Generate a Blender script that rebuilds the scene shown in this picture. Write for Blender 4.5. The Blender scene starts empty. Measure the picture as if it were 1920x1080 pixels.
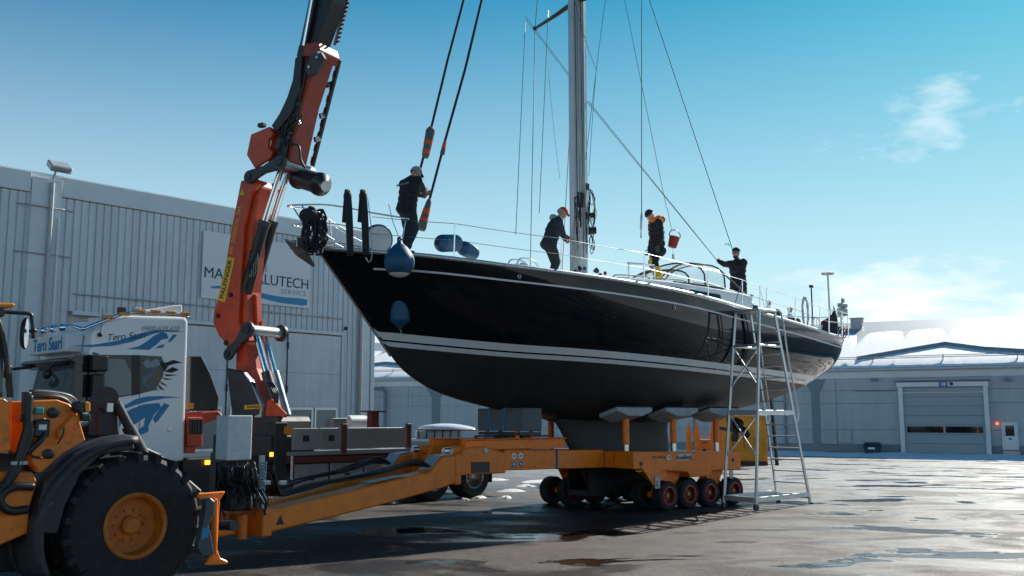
import bpy, bmesh, math, random
from mathutils import Vector, Matrix
R = math.radians
rnd = random.Random(7)
S = bpy.context.scene
COL = S.collection

# ------------------------------------------------------------------ camera
F = 1850.0                       # focal length in photo pixels (1920 wide)
PITCH = math.atan(243.0 / F)
CAM = Vector((0, 0, 2.0))
cam = bpy.data.cameras.new('camera'); camo = bpy.data.objects.new('camera', cam)
COL.objects.link(camo); camo.location = CAM
camo.rotation_euler = (R(90) + PITCH, 0, 0)
cam.sensor_width = 36; cam.lens = F / 1920 * 36; cam.clip_end = 3000
S.camera = camo
# ------------------------------------------------------------------ sky
SUN_AZ, SUN_EL = 38.0, 35.5
SKYG = 1.7; SKYT = (.028, .14, .142); SKYK = 0.75; SKYW = (5.0, 5.5, 6.5); CSEED = 33.31; SKYS = 1.0; SKYH = 0.488; SKYP = (5.6, 6.3, 6.7); SKYZ = 0.45
w = bpy.data.worlds.new('World'); S.world = w; w.use_nodes = True
nt = w.node_tree; nt.nodes.clear(); L = nt.links.new
out = nt.nodes.new('ShaderNodeOutputWorld'); bg = nt.nodes.new('ShaderNodeBackground')
sky = nt.nodes.new('ShaderNodeTexSky'); sky.sky_type = 'NISHITA'; sky.sun_disc = False
sky.sun_elevation = R(SUN_EL); sky.sun_rotation = R(SUN_AZ)
sky.air_density = 1.0; sky.dust_density = 0.3; sky.ozone_density = 3.0; sky.altitude = 20
tc = nt.nodes.new('ShaderNodeTexCoord'); sep = nt.nodes.new('ShaderNodeSeparateXYZ')
L(tc.outputs['Generated'], sep.inputs[0])
def wm(op, a, b=None, c=None):
    n = nt.nodes.new('ShaderNodeMath'); n.operation = op
    for i, v in enumerate((a, b, c)):
        if v is None: continue
        if isinstance(v, (int, float)): n.inputs[i].default_value = v
        else: L(v, n.inputs[i])
    return n.outputs[0]
den = wm('ADD', wm('MAXIMUM', sep.outputs[2], 0.0), 0.22)
cmb = nt.nodes.new('ShaderNodeCombineXYZ')
L(wm('DIVIDE', sep.outputs[0], den), cmb.inputs[0]); L(wm('DIVIDE', sep.outputs[1], den), cmb.inputs[1])
cmb.inputs[2].default_value = CSEED
no = nt.nodes.new('ShaderNodeTexNoise'); no.inputs['Scale'].default_value = 1.55
no.inputs['Detail'].default_value = 9; no.inputs['Roughness'].default_value = 0.58
L(cmb.outputs[0], no.inputs['Vector'])
rmp = nt.nodes.new('ShaderNodeValToRGB'); rmp.color_ramp.elements[0].position = 0.56; rmp.color_ramp.elements[1].position = 0.71
L(wm('ADD', no.outputs['Fac'], wm('MULTIPLY', wm('SUBTRACT', 0.16, wm('MINIMUM', wm('MAXIMUM', sep.outputs[2], 0.0), 0.4)), 0.42)), rmp.inputs[0])     # more cloud towards the horizon
gam = nt.nodes.new('ShaderNodeGamma'); gam.inputs[1].default_value = SKYG
pre = nt.nodes.new('ShaderNodeVectorMath'); pre.operation = 'MULTIPLY'; pre.inputs[1].default_value = SKYT
L(sky.outputs[0], pre.inputs[0]); L(pre.outputs[0], gam.inputs[0])
rh = nt.nodes.new('ShaderNodeVectorMath'); rh.operation = 'ADD'; rh.inputs[1].default_value = (SKYK,) * 3; L(gam.outputs[0], rh.inputs[0])
rd_ = nt.nodes.new('ShaderNodeVectorMath'); rd_.operation = 'DIVIDE'; L(gam.outputs[0], rd_.inputs[0]); L(rh.outputs[0], rd_.inputs[1])
tint = nt.nodes.new('ShaderNodeVectorMath'); tint.operation = 'MULTIPLY'; tint.inputs[1].default_value = SKYW; L(rd_.outputs[0], tint.inputs[0])
hs = nt.nodes.new('ShaderNodeHueSaturation'); hs.inputs['Saturation'].default_value = SKYS; hs.inputs['Hue'].default_value = SKYH; L(tint.outputs[0], hs.inputs['Color'])
hz = nt.nodes.new('ShaderNodeMix'); hz.data_type = 'RGBA'; hz.inputs[7].default_value = (*SKYP, 1)     # pale haze towards the horizon
L(wm('POWER', wm('SUBTRACT', 1.0, wm('MINIMUM', wm('DIVIDE', wm('MAXIMUM', sep.outputs[2], 0.0), SKYZ), 1.0)), 1.35), hz.inputs[0]); L(hs.outputs[0], hz.inputs[6])
mix = nt.nodes.new('ShaderNodeMix'); mix.data_type = 'RGBA'
mix.inputs[7].default_value = (7.2, 7.4, 7.5, 1)
L(wm('MULTIPLY', rmp.outputs[0], 0.85), mix.inputs[0]); L(hz.outputs[2], mix.inputs[6])
L(mix.outputs[2], bg.inputs[0]); bg.inputs[1].default_value = 0.10
L(bg.outputs[0], out.inputs[0])
# ------------------------------------------------------------------ sun
sl = bpy.data.lights.new('sun', 'SUN'); so = bpy.data.objects.new('sun', sl); COL.objects.link(so)
sl.energy = 4.2; sl.angle = R(0.55); sl.color = (1.0, 0.95, 0.87)
sd = Vector((math.sin(R(SUN_AZ)) * math.cos(R(SUN_EL)), math.cos(R(SUN_AZ)) * math.cos(R(SUN_EL)), math.sin(R(SUN_EL))))
so.rotation_euler = sd.to_track_quat('Z', 'Y').to_euler(); so.location = sd * 60
S.view_settings.view_transform = 'Standard'; S.view_settings.look = 'None'
S.view_settings.exposure = 0.72; S.view_settings.gamma = 1.0; S.view_settings.use_curve_mapping = False
S.render.resolution_x = 1024; S.render.resolution_y = 576

# ------------------------------------------------------------------ materials
MATS = {}
def mat(name, col, rough=0.5, metal=0.0, var=0.12, vscale=3.0, bump=0.0, bscale=40.0, dirt=None, dirt_amt=0.0, coat=0.0, rvar=0.12, spec=0.5, streak=0.0):
    if name in MATS: return MATS[name]
    m = bpy.data.materials.new(name); m.use_nodes = True; t = m.node_tree
    b = t.nodes['Principled BSDF']; l = t.links.new
    tcn = t.nodes.new('ShaderNodeTexCoord')
    n1 = t.nodes.new('ShaderNodeTexNoise'); n1.inputs['Scale'].default_value = vscale; n1.inputs['Detail'].default_value = 6
    n1.inputs['Roughness'].default_value = 0.62
    l(tcn.outputs['Object'], n1.inputs['Vector'])
    r = t.nodes.new('ShaderNodeValToRGB'); c = Vector(col)
    r.color_ramp.elements[0].color = (*(c * (1 - var)), 1); r.color_ramp.elements[0].position = 0.3
    r.color_ramp.elements[1].color = (*[min(1, x) for x in c * (1 + var)], 1); r.color_ramp.elements[1].position = 0.7
    l(n1.outputs['Fac'], r.inputs[0]); last = r.outputs[0]
    if dirt is not None:
        n2 = t.nodes.new('ShaderNodeTexNoise'); n2.inputs['Scale'].default_value = vscale * 2.3; n2.inputs['Detail'].default_value = 8
        n2.inputs['Roughness'].default_value = 0.7; l(tcn.outputs['Object'], n2.inputs['Vector'])
        r2 = t.nodes.new('ShaderNodeValToRGB'); r2.color_ramp.elements[0].position = 0.5; r2.color_ramp.elements[1].position = 0.75
        r2.color_ramp.elements[1].color = (dirt_amt,) * 3 + (1,)
        l(n2.outputs['Fac'], r2.inputs[0])
        mx = t.nodes.new('ShaderNodeMix'); mx.data_type = 'RGBA'; mx.inputs[7].default_value = (*dirt, 1)
        l(r2.outputs[0], mx.inputs[0]); l(last, mx.inputs[6]); last = mx.outputs[2]
    if streak:                                  # rain streaks and run-off stains, long in z
        mp = t.nodes.new('ShaderNodeMapping'); mp.inputs['Scale'].default_value = (2.2, 2.2, 0.10); l(tcn.outputs['Object'], mp.inputs[0])
        n3 = t.nodes.new('ShaderNodeTexNoise'); n3.inputs['Scale'].default_value = 1.6; n3.inputs['Detail'].default_value = 7; n3.inputs['Roughness'].default_value = 0.7; l(mp.outputs[0], n3.inputs['Vector'])
        r3 = t.nodes.new('ShaderNodeValToRGB'); r3.color_ramp.elements[0].position = 0.42; r3.color_ramp.elements[0].color = (1 - streak,) * 3 + (1,); r3.color_ramp.elements[1].position = 0.62; l(n3.outputs['Fac'], r3.inputs[0])
        mx3 = t.nodes.new('ShaderNodeMix'); mx3.data_type = 'RGBA'; mx3.blend_type = 'MULTIPLY'; mx3.inputs[0].default_value = 1.0; l(last, mx3.inputs[6]); l(r3.outputs[0], mx3.inputs[7]); last = mx3.outputs[2]
    l(last, b.inputs['Base Color'])
    mr = t.nodes.new('ShaderNodeMapRange'); mr.inputs[3].default_value = max(0.02, rough - rvar); mr.inputs[4].default_value = min(1, rough + rvar)
    l(n1.outputs['Fac'], mr.inputs[0]); l(mr.outputs[0], b.inputs['Roughness'])
    b.inputs['Metallic'].default_value = metal; b.inputs['Coat Weight'].default_value = coat
    b.inputs['Specular IOR Level'].default_value = spec
    if coat: b.inputs['Coat Roughness'].default_value = 0.06
    if bump:
        nb = t.nodes.new('ShaderNodeTexNoise'); nb.inputs['Scale'].default_value = bscale; nb.inputs['Detail'].default_value = 4
        l(tcn.outputs['Object'], nb.inputs['Vector'])
        bp = t.nodes.new('ShaderNodeBump'); bp.inputs['Strength'].default_value = bump; bp.inputs['Distance'].default_value = 0.02
        l(nb.outputs['Fac'], bp.inputs['Height']); l(bp.outputs[0], b.inputs['Normal'])
    MATS[name] = m; return m
def emis(name, col, st):
    m = bpy.data.materials.new(name); m.use_nodes = True; b = m.node_tree.nodes['Principled BSDF']
    b.inputs['Base Color'].default_value = (*col, 1); b.inputs['Emission Color'].default_value = (*col, 1)
    b.inputs['Emission Strength'].default_value = st; MATS[name] = m; return m
def glass(name, col, rough=0.03, alpha=None, trans=0.0):
    m = bpy.data.materials.new(name); m.use_nodes = True; b = m.node_tree.nodes['Principled BSDF']
    b.inputs['Base Color'].default_value = (*col, 1); b.inputs['Roughness'].default_value = rough
    b.inputs['Transmission Weight'].default_value = trans; b.inputs['IOR'].default_value = 1.45 if not trans else 1.15
    if alpha is not None: b.inputs['Alpha'].default_value = alpha
    MATS[name] = m; return m

# ------------------------------------------------------------------ mesh builder
class MB:
    def __init__(s): s.v = []; s.f = []
    def add(s, vs, fs):
        o = len(s.v); s.v += [tuple(v) for v in vs]; s.f += [tuple(i + o for i in f) for f in fs]; return s
    def box(s, c, d, rz=0, rx=0, ry=0):
        m = Matrix.Translation(Vector(c)) @ Matrix.Rotation(rz, 4, 'Z') @ Matrix.Rotation(ry, 4, 'Y') @ Matrix.Rotation(rx, 4, 'X')
        h = [x / 2 for x in d]
        vs = [m @ Vector((x * h[0], y * h[1], z * h[2])) for x in (-1, 1) for y in (-1, 1) for z in (-1, 1)]
        return s.add(vs, [(0, 1, 3, 2), (4, 6, 7, 5), (0, 4, 5, 1), (2, 3, 7, 6), (0, 2, 6, 4), (1, 5, 7, 3)])
    def bx(s, x0, x1, y0, y1, z0, z1): return s.box(((x0 + x1) / 2, (y0 + y1) / 2, (z0 + z1) / 2), (abs(x1 - x0), abs(y1 - y0), abs(z1 - z0)))
    def beam(s, p0, p1, wd, ht, up=(0, 0, 1)):
        p0, p1 = Vector(p0), Vector(p1); d = (p1 - p0).normalized(); sd_ = d.cross(Vector(up))
        if sd_.length < 1e-4: sd_ = d.cross(Vector((1, 0, 0)))
        sd_.normalize(); u = sd_.cross(d)
        vs = [p + sd_ * a * wd / 2 + u * b * ht / 2 for p in (p0, p1) for a, b in ((-1, -1), (1, -1), (1, 1), (-1, 1))]
        return s.add(vs, [(3, 2, 1, 0), (4, 5, 6, 7), (0, 1, 5, 4), (1, 2, 6, 5), (2, 3, 7, 6), (3, 0, 4, 7)])
    def tube(s, pts, r, n=8, closed=False):
        pts = [Vector(p) for p in pts]; k = len(pts); rs = r if isinstance(r, (list, tuple)) else [r] * k
        vs = []; fs = []; prev = None
        for i, p in enumerate(pts):
            a = pts[(i - 1) % k] if (i > 0 or closed) else p; b = pts[(i + 1) % k] if (i < k - 1 or closed) else p
            d = (b - a)
            d = d.normalized() if d.length > 1e-9 else Vector((0, 0, 1))
            if prev is None:
                u = d.cross(Vector((0, 0, 1)))
                if u.length < 1e-3: u = d.cross(Vector((1, 0, 0)))
            else: u = prev - d * prev.dot(d)
            u.normalize(); prev = u; w_ = d.cross(u)
            vs += [p + (u * math.cos(2 * math.pi * j / n) + w_ * math.sin(2 * math.pi * j / n)) * rs[i] for j in range(n)]
        for i in range(k if closed else k - 1):
            i2 = (i + 1) % k
            for j in range(n): fs.append((i * n + j, i * n + (j + 1) % n, i2 * n + (j + 1) % n, i2 * n + j))
        if not closed: fs += [tuple(range(n))[::-1], tuple(range((k - 1) * n, k * n))]
        return s.add(vs, fs)
    def cyl(s, p0, p1, r, n=16, r1=None): return s.tube([p0, p1], [r, r if r1 is None else r1], n)
    def lathe(s, prof, o=(0, 0, 0), ax=(0, 0, 1), n=24, cap=True):
        # prof: (radius, height) along the axis
        o = Vector(o); ax = Vector(ax).normalized(); u = ax.cross(Vector((0, 0, 1)))
        if u.length < 1e-3: u = Vector((1, 0, 0))
        u.normalize(); w_ = ax.cross(u); vs = []; fs = []
        for r, h in prof: vs += [o + ax * h + (u * math.cos(2 * math.pi * j / n) + w_ * math.sin(2 * math.pi * j / n)) * r for j in range(n)]
        for i in range(len(prof) - 1):
            for j in range(n): fs.append((i * n + j, i * n + (j + 1) % n, (i + 1) * n + (j + 1) % n, (i + 1) * n + j))
        if cap: fs += [tuple(range(n))[::-1], tuple(range((len(prof) - 1) * n, len(prof) * n))]
        return s.add(vs, fs)
    def ball(s, c, r, n=14, sc=(1, 1, 1), rot=None):
        c = Vector(c); vs = []; fs = []; m = n // 2 + 1
        for i in range(m + 1):
            t = math.pi * i / m
            for j in range(n):
                v = Vector((math.sin(t) * math.cos(2 * math.pi * j / n) * sc[0], math.sin(t) * math.sin(2 * math.pi * j / n) * sc[1], math.cos(t) * sc[2])) * r
                vs.append(c + (rot @ v if rot else v))
        for i in range(m):
            for j in range(n): fs.append((i * n + j, (i + 1) * n + j, (i + 1) * n + (j + 1) % n, i * n + (j + 1) % n))
        return s.add(vs, fs)
    def prism(s, poly, y0, y1):            # poly in (x, z), extruded along y
        n = len(poly); vs = [(x, y0, z) for x, z in poly] + [(x, y1, z) for x, z in poly]
        return s.add(vs, [tuple(range(n)), tuple(range(n, 2 * n))[::-1]] + [(i, i + n, (i + 1) % n + n, (i + 1) % n) for i in range(n)])
    def grid(s, rows, close=False):
        m = len(rows[0]); vs = [v for r in rows for v in r]; fs = []
        for i in range(len(rows) - 1):
            for j in range(m if close else m - 1): fs.append((i * m + j, i * m + (j + 1) % m, (i + 1) * m + (j + 1) % m, (i + 1) * m + j))
        return s.add(vs, fs)
    def xf(s, m): s.v = [tuple(m @ Vector(v)) for v in s.v]; return s
    def build(s, name, material, parent=None, smooth=False, bevel=0.0, merge=False, solid=0.0, kind=None, seg=1):
        me = bpy.data.meshes.new(name); me.from_pydata(s.v, [], s.f)
        bm = bmesh.new(); bm.from_mesh(me)
        if merge: bmesh.ops.remove_doubles(bm, verts=bm.verts, dist=1e-4)
        bmesh.ops.dissolve_degenerate(bm, edges=bm.edges, dist=1e-6) if merge else None
        bmesh.ops.recalc_face_normals(bm, faces=bm.faces); bm.to_mesh(me); bm.free()
        if smooth:
            for p in me.polygons: p.use_smooth = True
            if smooth != 'all':
                me.set_sharp_from_angle(angle=R(smooth if not isinstance(smooth, bool) else 38))
        me.materials.append(material if not isinstance(material, str) else MATS[material])
        o = bpy.data.objects.new(name, me); COL.objects.link(o)
        if parent is not None: o.parent = parent
        if solid:
            md = o.modifiers.new('thick', 'SOLIDIFY'); md.thickness = solid; md.offset = 0
        if bevel:
            md = o.modifiers.new('bev', 'BEVEL'); md.width = bevel; md.segments = seg; md.limit_method = 'ANGLE'; md.angle_limit = R(40)
        if kind: o['kind'] = kind
        return o
def tag(o, label=None, cat=None, group=None, kind=None):
    if label: o['label'] = label
    if cat: o['category'] = cat
    if group: o['group'] = group
    if kind: o['kind'] = kind
    return o
def thing(name, label, cat, loc=(0, 0, 0), rz=0.0, ry=0.0, group=None):
    o = bpy.data.objects.new(name, None); COL.objects.link(o); o.location = loc; o.rotation_euler = (0, ry, rz)
    o.empty_display_size = 0.2; return tag(o, label, cat, group)
def text(name, body, size, m, parent, loc, rot, ext=0.004, align='CENTER', bold=0.0, shear=0.0, space=1.0):
    c = bpy.data.curves.new(name, 'FONT'); c.body = body; c.size = size; c.extrude = ext; c.align_x = align; c.align_y = 'CENTER'
    c.offset = bold; c.shear = shear; c.space_character = space
    t_ = bpy.data.objects.new(name + '_tmp', c); COL.objects.link(t_)
    dg = bpy.context.evaluated_depsgraph_get(); me = bpy.data.meshes.new_from_object(t_.evaluated_get(dg))
    bpy.data.objects.remove(t_); me.materials.clear(); me.materials.append(MATS[m])
    o = bpy.data.objects.new(name, me); COL.objects.link(o); o.parent = parent; o.location = loc; o.rotation_euler = rot
    return o
def frame(o):            # world matrix of an unparented thing
    return Matrix.Translation(o.location) @ o.rotation_euler.to_matrix().to_4x4()
def ray(px, py):
    u = (px - 960) / F; v = (540 - py) / F; c, s_ = math.cos(PITCH), math.sin(PITCH)
    return Vector((u, c - v * s_, s_ + v * c))
def at(px, py, Y):       # the point seen at a photo pixel, at distance Y
    r = ray(px, py); return CAM + r * (Y / r.y)
def gnd(px, py, z=0.0):
    r = ray(px, py); return CAM + r * ((z - CAM.z) / r.z)
def on(fr, px, py, y=0.0):   # (x, z) in frame fr of a photo pixel on that frame's plane y
    m = fr.inverted(); o = m @ CAM; d = m.to_3x3() @ ray(px, py); t = (y - o.y) / d.y; p = o + d * t
    return (p.x, p.z)
def ons(fr, pts, y=0.0): return [on(fr, a, b, y) for a, b in pts]
def ip(tab, x):          # smooth (monotone-ish) interpolation in a table of (x, value)
    if x <= tab[0][0]: return tab[0][1]
    if x >= tab[-1][0]: return tab[-1][1]
    for i in range(len(tab) - 1):
        x0, y0 = tab[i]; x1, y1 = tab[i + 1]
        if x0 <= x <= x1:
            def sl_(k):
                if k <= 0: return (tab[1][1] - tab[0][1]) / (tab[1][0] - tab[0][0])
                if k >= len(tab) - 1: return (tab[-1][1] - tab[-2][1]) / (tab[-1][0] - tab[-2][0])
                return (tab[k + 1][1] - tab[k - 1][1]) / (tab[k + 1][0] - tab[k - 1][0])
            h = x1 - x0; t = (x - x0) / h; m0, m1 = sl_(i) * h, sl_(i + 1) * h
            return (2*t**3-3*t**2+1)*y0 + (t**3-2*t**2+t)*m0 + (-2*t**3+3*t**2)*y1 + (t**3-t**2)*m1
def lerp(a, b, t): return a + (b - a) * t
def hang(a, b, sag, n=10):
    a, b = Vector(a), Vector(b); return [a.lerp(b, i / n) - Vector((0, 0, sag * 4 * (i / n) * (1 - i / n))) for i in range(n + 1)]

mat('orange_paint', (0.92, 0.205, 0.008), 0.42, var=0.08, vscale=2.2, dirt=(0.22, 0.09, 0.03), dirt_amt=0.5, bump=0.03, bscale=60)
mat('loader_paint', (0.88, 0.215, 0.008), 0.42, var=0.10, vscale=3.0, dirt=(0.13, 0.06, 0.025), dirt_amt=0.7)
mat('yellow_paint', (0.62, 0.29, 0.012), 0.5, var=0.12, vscale=1.5, dirt=(0.22, 0.11, 0.03), dirt_amt=0.5)
mat('crane_red', (0.56, 0.058, 0.012), 0.42, var=0.10, vscale=1.6, dirt=(0.10, 0.025, 0.015), dirt_amt=0.6)
mat('dark_red', (0.12, 0.02, 0.018), 0.5, var=0.15, dirt=(0.05, 0.03, 0.02), dirt_amt=0.5)
mat('black_paint', (0.012, 0.013, 0.015), 0.4, var=0.25, vscale=4, rvar=0.15)
mat('dark_grey', (0.035, 0.038, 0.042), 0.5, var=0.2, vscale=4)
mat('rubber', (0.014, 0.014, 0.015), 0.8, var=0.3, vscale=5, dirt=(0.06, 0.055, 0.05), dirt_amt=0.5, bump=0.1, bscale=30)
mat('hose', (0.012, 0.012, 0.013), 0.45, var=0.2)
mat('chrome', (0.75, 0.77, 0.79), 0.16, metal=1.0, var=0.05, rvar=0.06)
mat('steel', (0.50, 0.52, 0.53), 0.35, metal=1.0, var=0.12, vscale=6)
mat('aluminium', (0.60, 0.62, 0.63), 0.42, metal=0.85, var=0.12, vscale=5, dirt=(0.3, 0.3, 0.28), dirt_amt=0.4)
mat('galvanised', (0.40, 0.43, 0.44), 0.55, metal=0.6, var=0.15, vscale=5)
mat('white_paint', (0.72, 0.74, 0.75), 0.4, var=0.05, vscale=2, dirt=(0.45, 0.44, 0.42), dirt_amt=0.35)
mat('truck_white', (0.82, 0.84, 0.86), 0.22, var=0.03, vscale=1, coat=0.6, rvar=0.05)
mat('white_plastic', (0.75, 0.76, 0.76), 0.45, var=0.05)
mat('amber', (0.75, 0.25, 0.01), 0.25, var=0.05)
mat('red_plastic', (0.55, 0.03, 0.02), 0.4, var=0.1)
mat('label_yellow', (0.75, 0.45, 0.03), 0.5, var=0.05)
mat('label_black', (0.01, 0.01, 0.01), 0.5, var=0.1)
mat('blue_paint', (0.01, 0.16, 0.36), 0.35, var=0.08)
mat('print_blue', (0.012, 0.22, 0.45), 0.4, var=0.05)
mat('print_dark', (0.02, 0.045, 0.07), 0.5, var=0.05)
mat('print_grey', (0.30, 0.35, 0.38), 0.5, var=0.05)
glass('dark_glass', (0.010, 0.014, 0.016), 0.03)
glass('wind_glass', (0.05, 0.075, 0.08), 0.03)
glass('clear_sheet', (0.75, 0.80, 0.82), 0.12, alpha=0.30)
emis('amber_lit', (1.0, 0.35, 0.03), 2.0)
emis('orange_lit', (1.0, 0.12, 0.02), 2.0)
# ================================================================== setting: ground
WALL = Matrix.Translation(at(1690, 852, 66.0)) @ Matrix.Rotation(R(-27.8), 4, 'Z')     # far warehouse wall, x to the right along it, y into it
WALLI = WALL.inverted(); ZG = WALL.translation.z
def ground_z(x, y):
    d = -(WALLI @ Vector((x, y, 0))).y
    t = max(0.0, min(1.0, (40.0 - d) / 34.0)); return ZG * t * t * (3 - 2 * t)
def ground_mat():
    m = bpy.data.materials.new('wet_asphalt'); m.use_nodes = True; t = m.node_tree; b = t.nodes['Principled BSDF']; l = t.links.new
    tcn = t.nodes.new('ShaderNodeTexCoord')
    def noise(sc, det=6, rough=0.6, dist=0.0, stretch=None):
        n = t.nodes.new('ShaderNodeTexNoise'); n.inputs['Scale'].default_value = sc; n.inputs['Detail'].default_value = det
        n.inputs['Roughness'].default_value = rough; n.inputs['Distortion'].default_value = dist
        if stretch:
            mp = t.nodes.new('ShaderNodeMapping'); mp.inputs['Scale'].default_value = stretch; mp.inputs['Rotation'].default_value = (0, 0, R(-25))
            l(tcn.outputs['Object'], mp.inputs[0]); l(mp.outputs[0], n.inputs['Vector'])
        else: l(tcn.outputs['Object'], n.inputs['Vector'])
        return n.outputs['Fac']
    def ramp(f, p0, c0, p1, c1):
        r = t.nodes.new('ShaderNodeValToRGB'); e = r.color_ramp.elements
        e[0].position = p0; e[0].color = (*c0, 1); e[1].position = p1; e[1].color = (*c1, 1); l(f, r.inputs[0]); return r.outputs[0]
    def mix(f, a, bb, mode='MIX'):
        n = t.nodes.new('ShaderNodeMix'); n.data_type = 'RGBA'; n.blend_type = mode
        for i, v in ((0, f), (6, a), (7, bb)):
            if isinstance(v, (int, float)): n.inputs[i].default_value = v
            elif isinstance(v, tuple): n.inputs[i].default_value = v
            else: l(v, n.inputs[i])
        return n.outputs[2]
    grit = noise(95, 3, 0.7); speck = noise(26, 4, 0.75)
    spk = ramp(speck, 0.40, (0.30, 0.30, 0.30), 0.66, (2.3, 2.2, 2.1))
    agg = ramp(grit, 0.35, (0.018, 0.0165, 0.0155), 0.72, (0.095, 0.083, 0.073))
    big = ramp(noise(0.22, 5, 0.6, 0.4), 0.38, (0.55, 0.50, 0.46), 0.66, (1.35, 1.3, 1.25))
    mott = ramp(noise(4.5, 8, 0.88), 0.38, (0.30, 0.295, 0.29), 0.64, (1.9, 1.82, 1.75))
    col = mix(1.0, mix(1.0, mix(1.0, agg, big, 'MULTIPLY'), spk, 'MULTIPLY'), mott, 'MULTIPLY')
    # wet sheets: darker and smooth
    wet = ramp(noise(0.33, 7, 0.62, 0.6, (1.0, 1.9, 1.0)), 0.43, (0, 0, 0), 0.60, (1, 1, 1))
    col = mix(wet, col, mix(1.0, col, (0.38, 0.38, 0.40, 1), 'MULTIPLY'))
    # sanded, salted brown patches
    sand = ramp(noise(0.5, 8, 0.7, 0.3), 0.52, (0, 0, 0), 0.72, (0.55, 0.55, 0.55))
    col = mix(sand, col, (0.11, 0.078, 0.056, 1))
    # beyond the traffic lane the slab is pale, dry and salted
    vm = t.nodes.new('ShaderNodeVectorMath'); vm.operation = 'DOT_PRODUCT'; l(tcn.outputs['Object'], vm.inputs[0])
    vm.inputs[1].default_value = (0.42, 0.907, 0)
    ad = t.nodes.new('ShaderNodeMath'); ad.operation = 'MULTIPLY_ADD'; ad.inputs[1].default_value = 6.0; l(noise(0.25, 5, 0.6), ad.inputs[0]); l(vm.outputs['Value'], ad.inputs[2])
    mr = t.nodes.new('ShaderNodeMapRange'); mr.inputs[1].default_value = 24; mr.inputs[2].default_value = 37; l(ad.outputs[0], mr.inputs[0])
    salt = ramp(noise(1.3, 6, 0.65, 0.2), 0.3, (0.20, 0.20, 0.195), 0.7, (0.36, 0.36, 0.35))
    salt = mix(1.0, salt, ramp(speck, 0.38, (0.55, 0.55, 0.55), 0.68, (1.2, 1.2, 1.2)), 'MULTIPLY')
    salt = mix(1.0, salt, ramp(noise(3.5, 8, 0.88), 0.38, (0.5, 0.49, 0.48), 0.64, (1.2, 1.2, 1.2)), 'MULTIPLY')
    col = mix(mr.outputs[0], col, salt)
    pud = ramp(noise(0.30, 6, 0.6, 0.5, (1.0, 1.6, 1.0)), 0.555, (0, 0, 0), 0.60, (1, 1, 1))
    col = mix(pud, col, mix(1.0, col, (0.45, 0.45, 0.47, 1), 'MULTIPLY'))
    l(col, b.inputs['Base Color'])
    rr = t.nodes.new('ShaderNodeMapRange'); rr.inputs[3].default_value = 0.62; rr.inputs[4].default_value = 0.30; l(wet, rr.inputs[0])
    rg = t.nodes.new('ShaderNodeMath'); rg.operation = 'MULTIPLY_ADD'; rg.inputs[1].default_value = 0.16; l(grit, rg.inputs[0]); l(rr.outputs[0], rg.inputs[2])
    pr = t.nodes.new('ShaderNodeMix'); l(pud, pr.inputs[0]); l(rg.outputs[0], pr.inputs[2]); pr.inputs[3].default_value = 0.06; l(pr.outputs[0], b.inputs['Roughness'])
    bp = t.nodes.new('ShaderNodeBump'); bp.inputs['Distance'].default_value = 0.012
    bs = t.nodes.new('ShaderNodeMapRange'); bs.inputs[3].default_value = 0.9; bs.inputs[4].default_value = 0.35; l(wet, bs.inputs[0]); ps = t.nodes.new('ShaderNodeMix'); l(pud, ps.inputs[0]); l(bs.outputs[0], ps.inputs[2]); ps.inputs[3].default_value = 0.03; l(ps.outputs[0], bp.inputs['Strength'])
    hm = t.nodes.new('ShaderNodeMath'); hm.operation = 'MULTIPLY_ADD'; hm.inputs[1].default_value = 2.2; l(speck, hm.inputs[0]); l(grit, hm.inputs[2]); l(hm.outputs[0], bp.inputs['Height']); l(bp.outputs[0], b.inputs['Normal'])
    b.inputs['Specular IOR Level'].default_value = 0.34
    MATS['wet_asphalt'] = m; return m
g = MB(); xs = [-600, -200, -120] + [-80 + 4 * i for i in range(41)] + [120, 200, 600]; ys = [-60, -20] + [3 * i for i in range(40)] + [150, 250, 700]
g.grid([[(x, y, ground_z(x, y)) for x in xs] for y in ys])
tag(g.build('ground', ground_mat(), smooth='all'), kind='structure')

# snow: thin crusts lying on the yard
mat('snow', (0.86, 0.88, 0.90), 0.75, var=0.04, vscale=2, bump=0.4, bscale=9)
mat('dirty_snow', (0.62, 0.63, 0.63), 0.7, var=0.2, vscale=3, bump=0.5, bscale=14, dirt=(0.25, 0.2, 0.16), dirt_amt=0.6)
def snow_patch(name, outline_fn, material, label, th=0.05, n=40, rings=7):
    mb = MB(); rows = []
    for k in range(rings + 1):
        f = k / rings; row = []
        for j in range(n):
            x, y = outline_fn(2 * math.pi * j / n, f); h = th * (1 - f ** 2.2) * (0.6 + 0.8 * rnd.random()) - 0.006 * (k == rings)
            row.append((x, y, ground_z(x, y) + h + 0.002))
        rows.append(row)
    mb.grid(rows, close=True); o = mb.build(name, material, smooth='all')
    return tag(o, label, 'snow', kind='stuff')
def blob(cx, cy, ax, ay, rot, seed, jag=0.35):
    r_ = random.Random(seed); ph = [r_.uniform(0, 6.28) for _ in range(6)]; am = [r_.uniform(0.1, jag) / (i * .6 + 1) for i in range(6)]
    def fn(t, f):
        r = f * (1 + sum(am[i] * math.sin((i + 2) * t + ph[i]) for i in range(6)))
        x, y = math.cos(t) * ax * r, math.sin(t) * ay * r; c, s_ = math.cos(rot), math.sin(rot); return cx + x * c - y * s_, cy + x * s_ + y * c
    return fn
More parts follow.
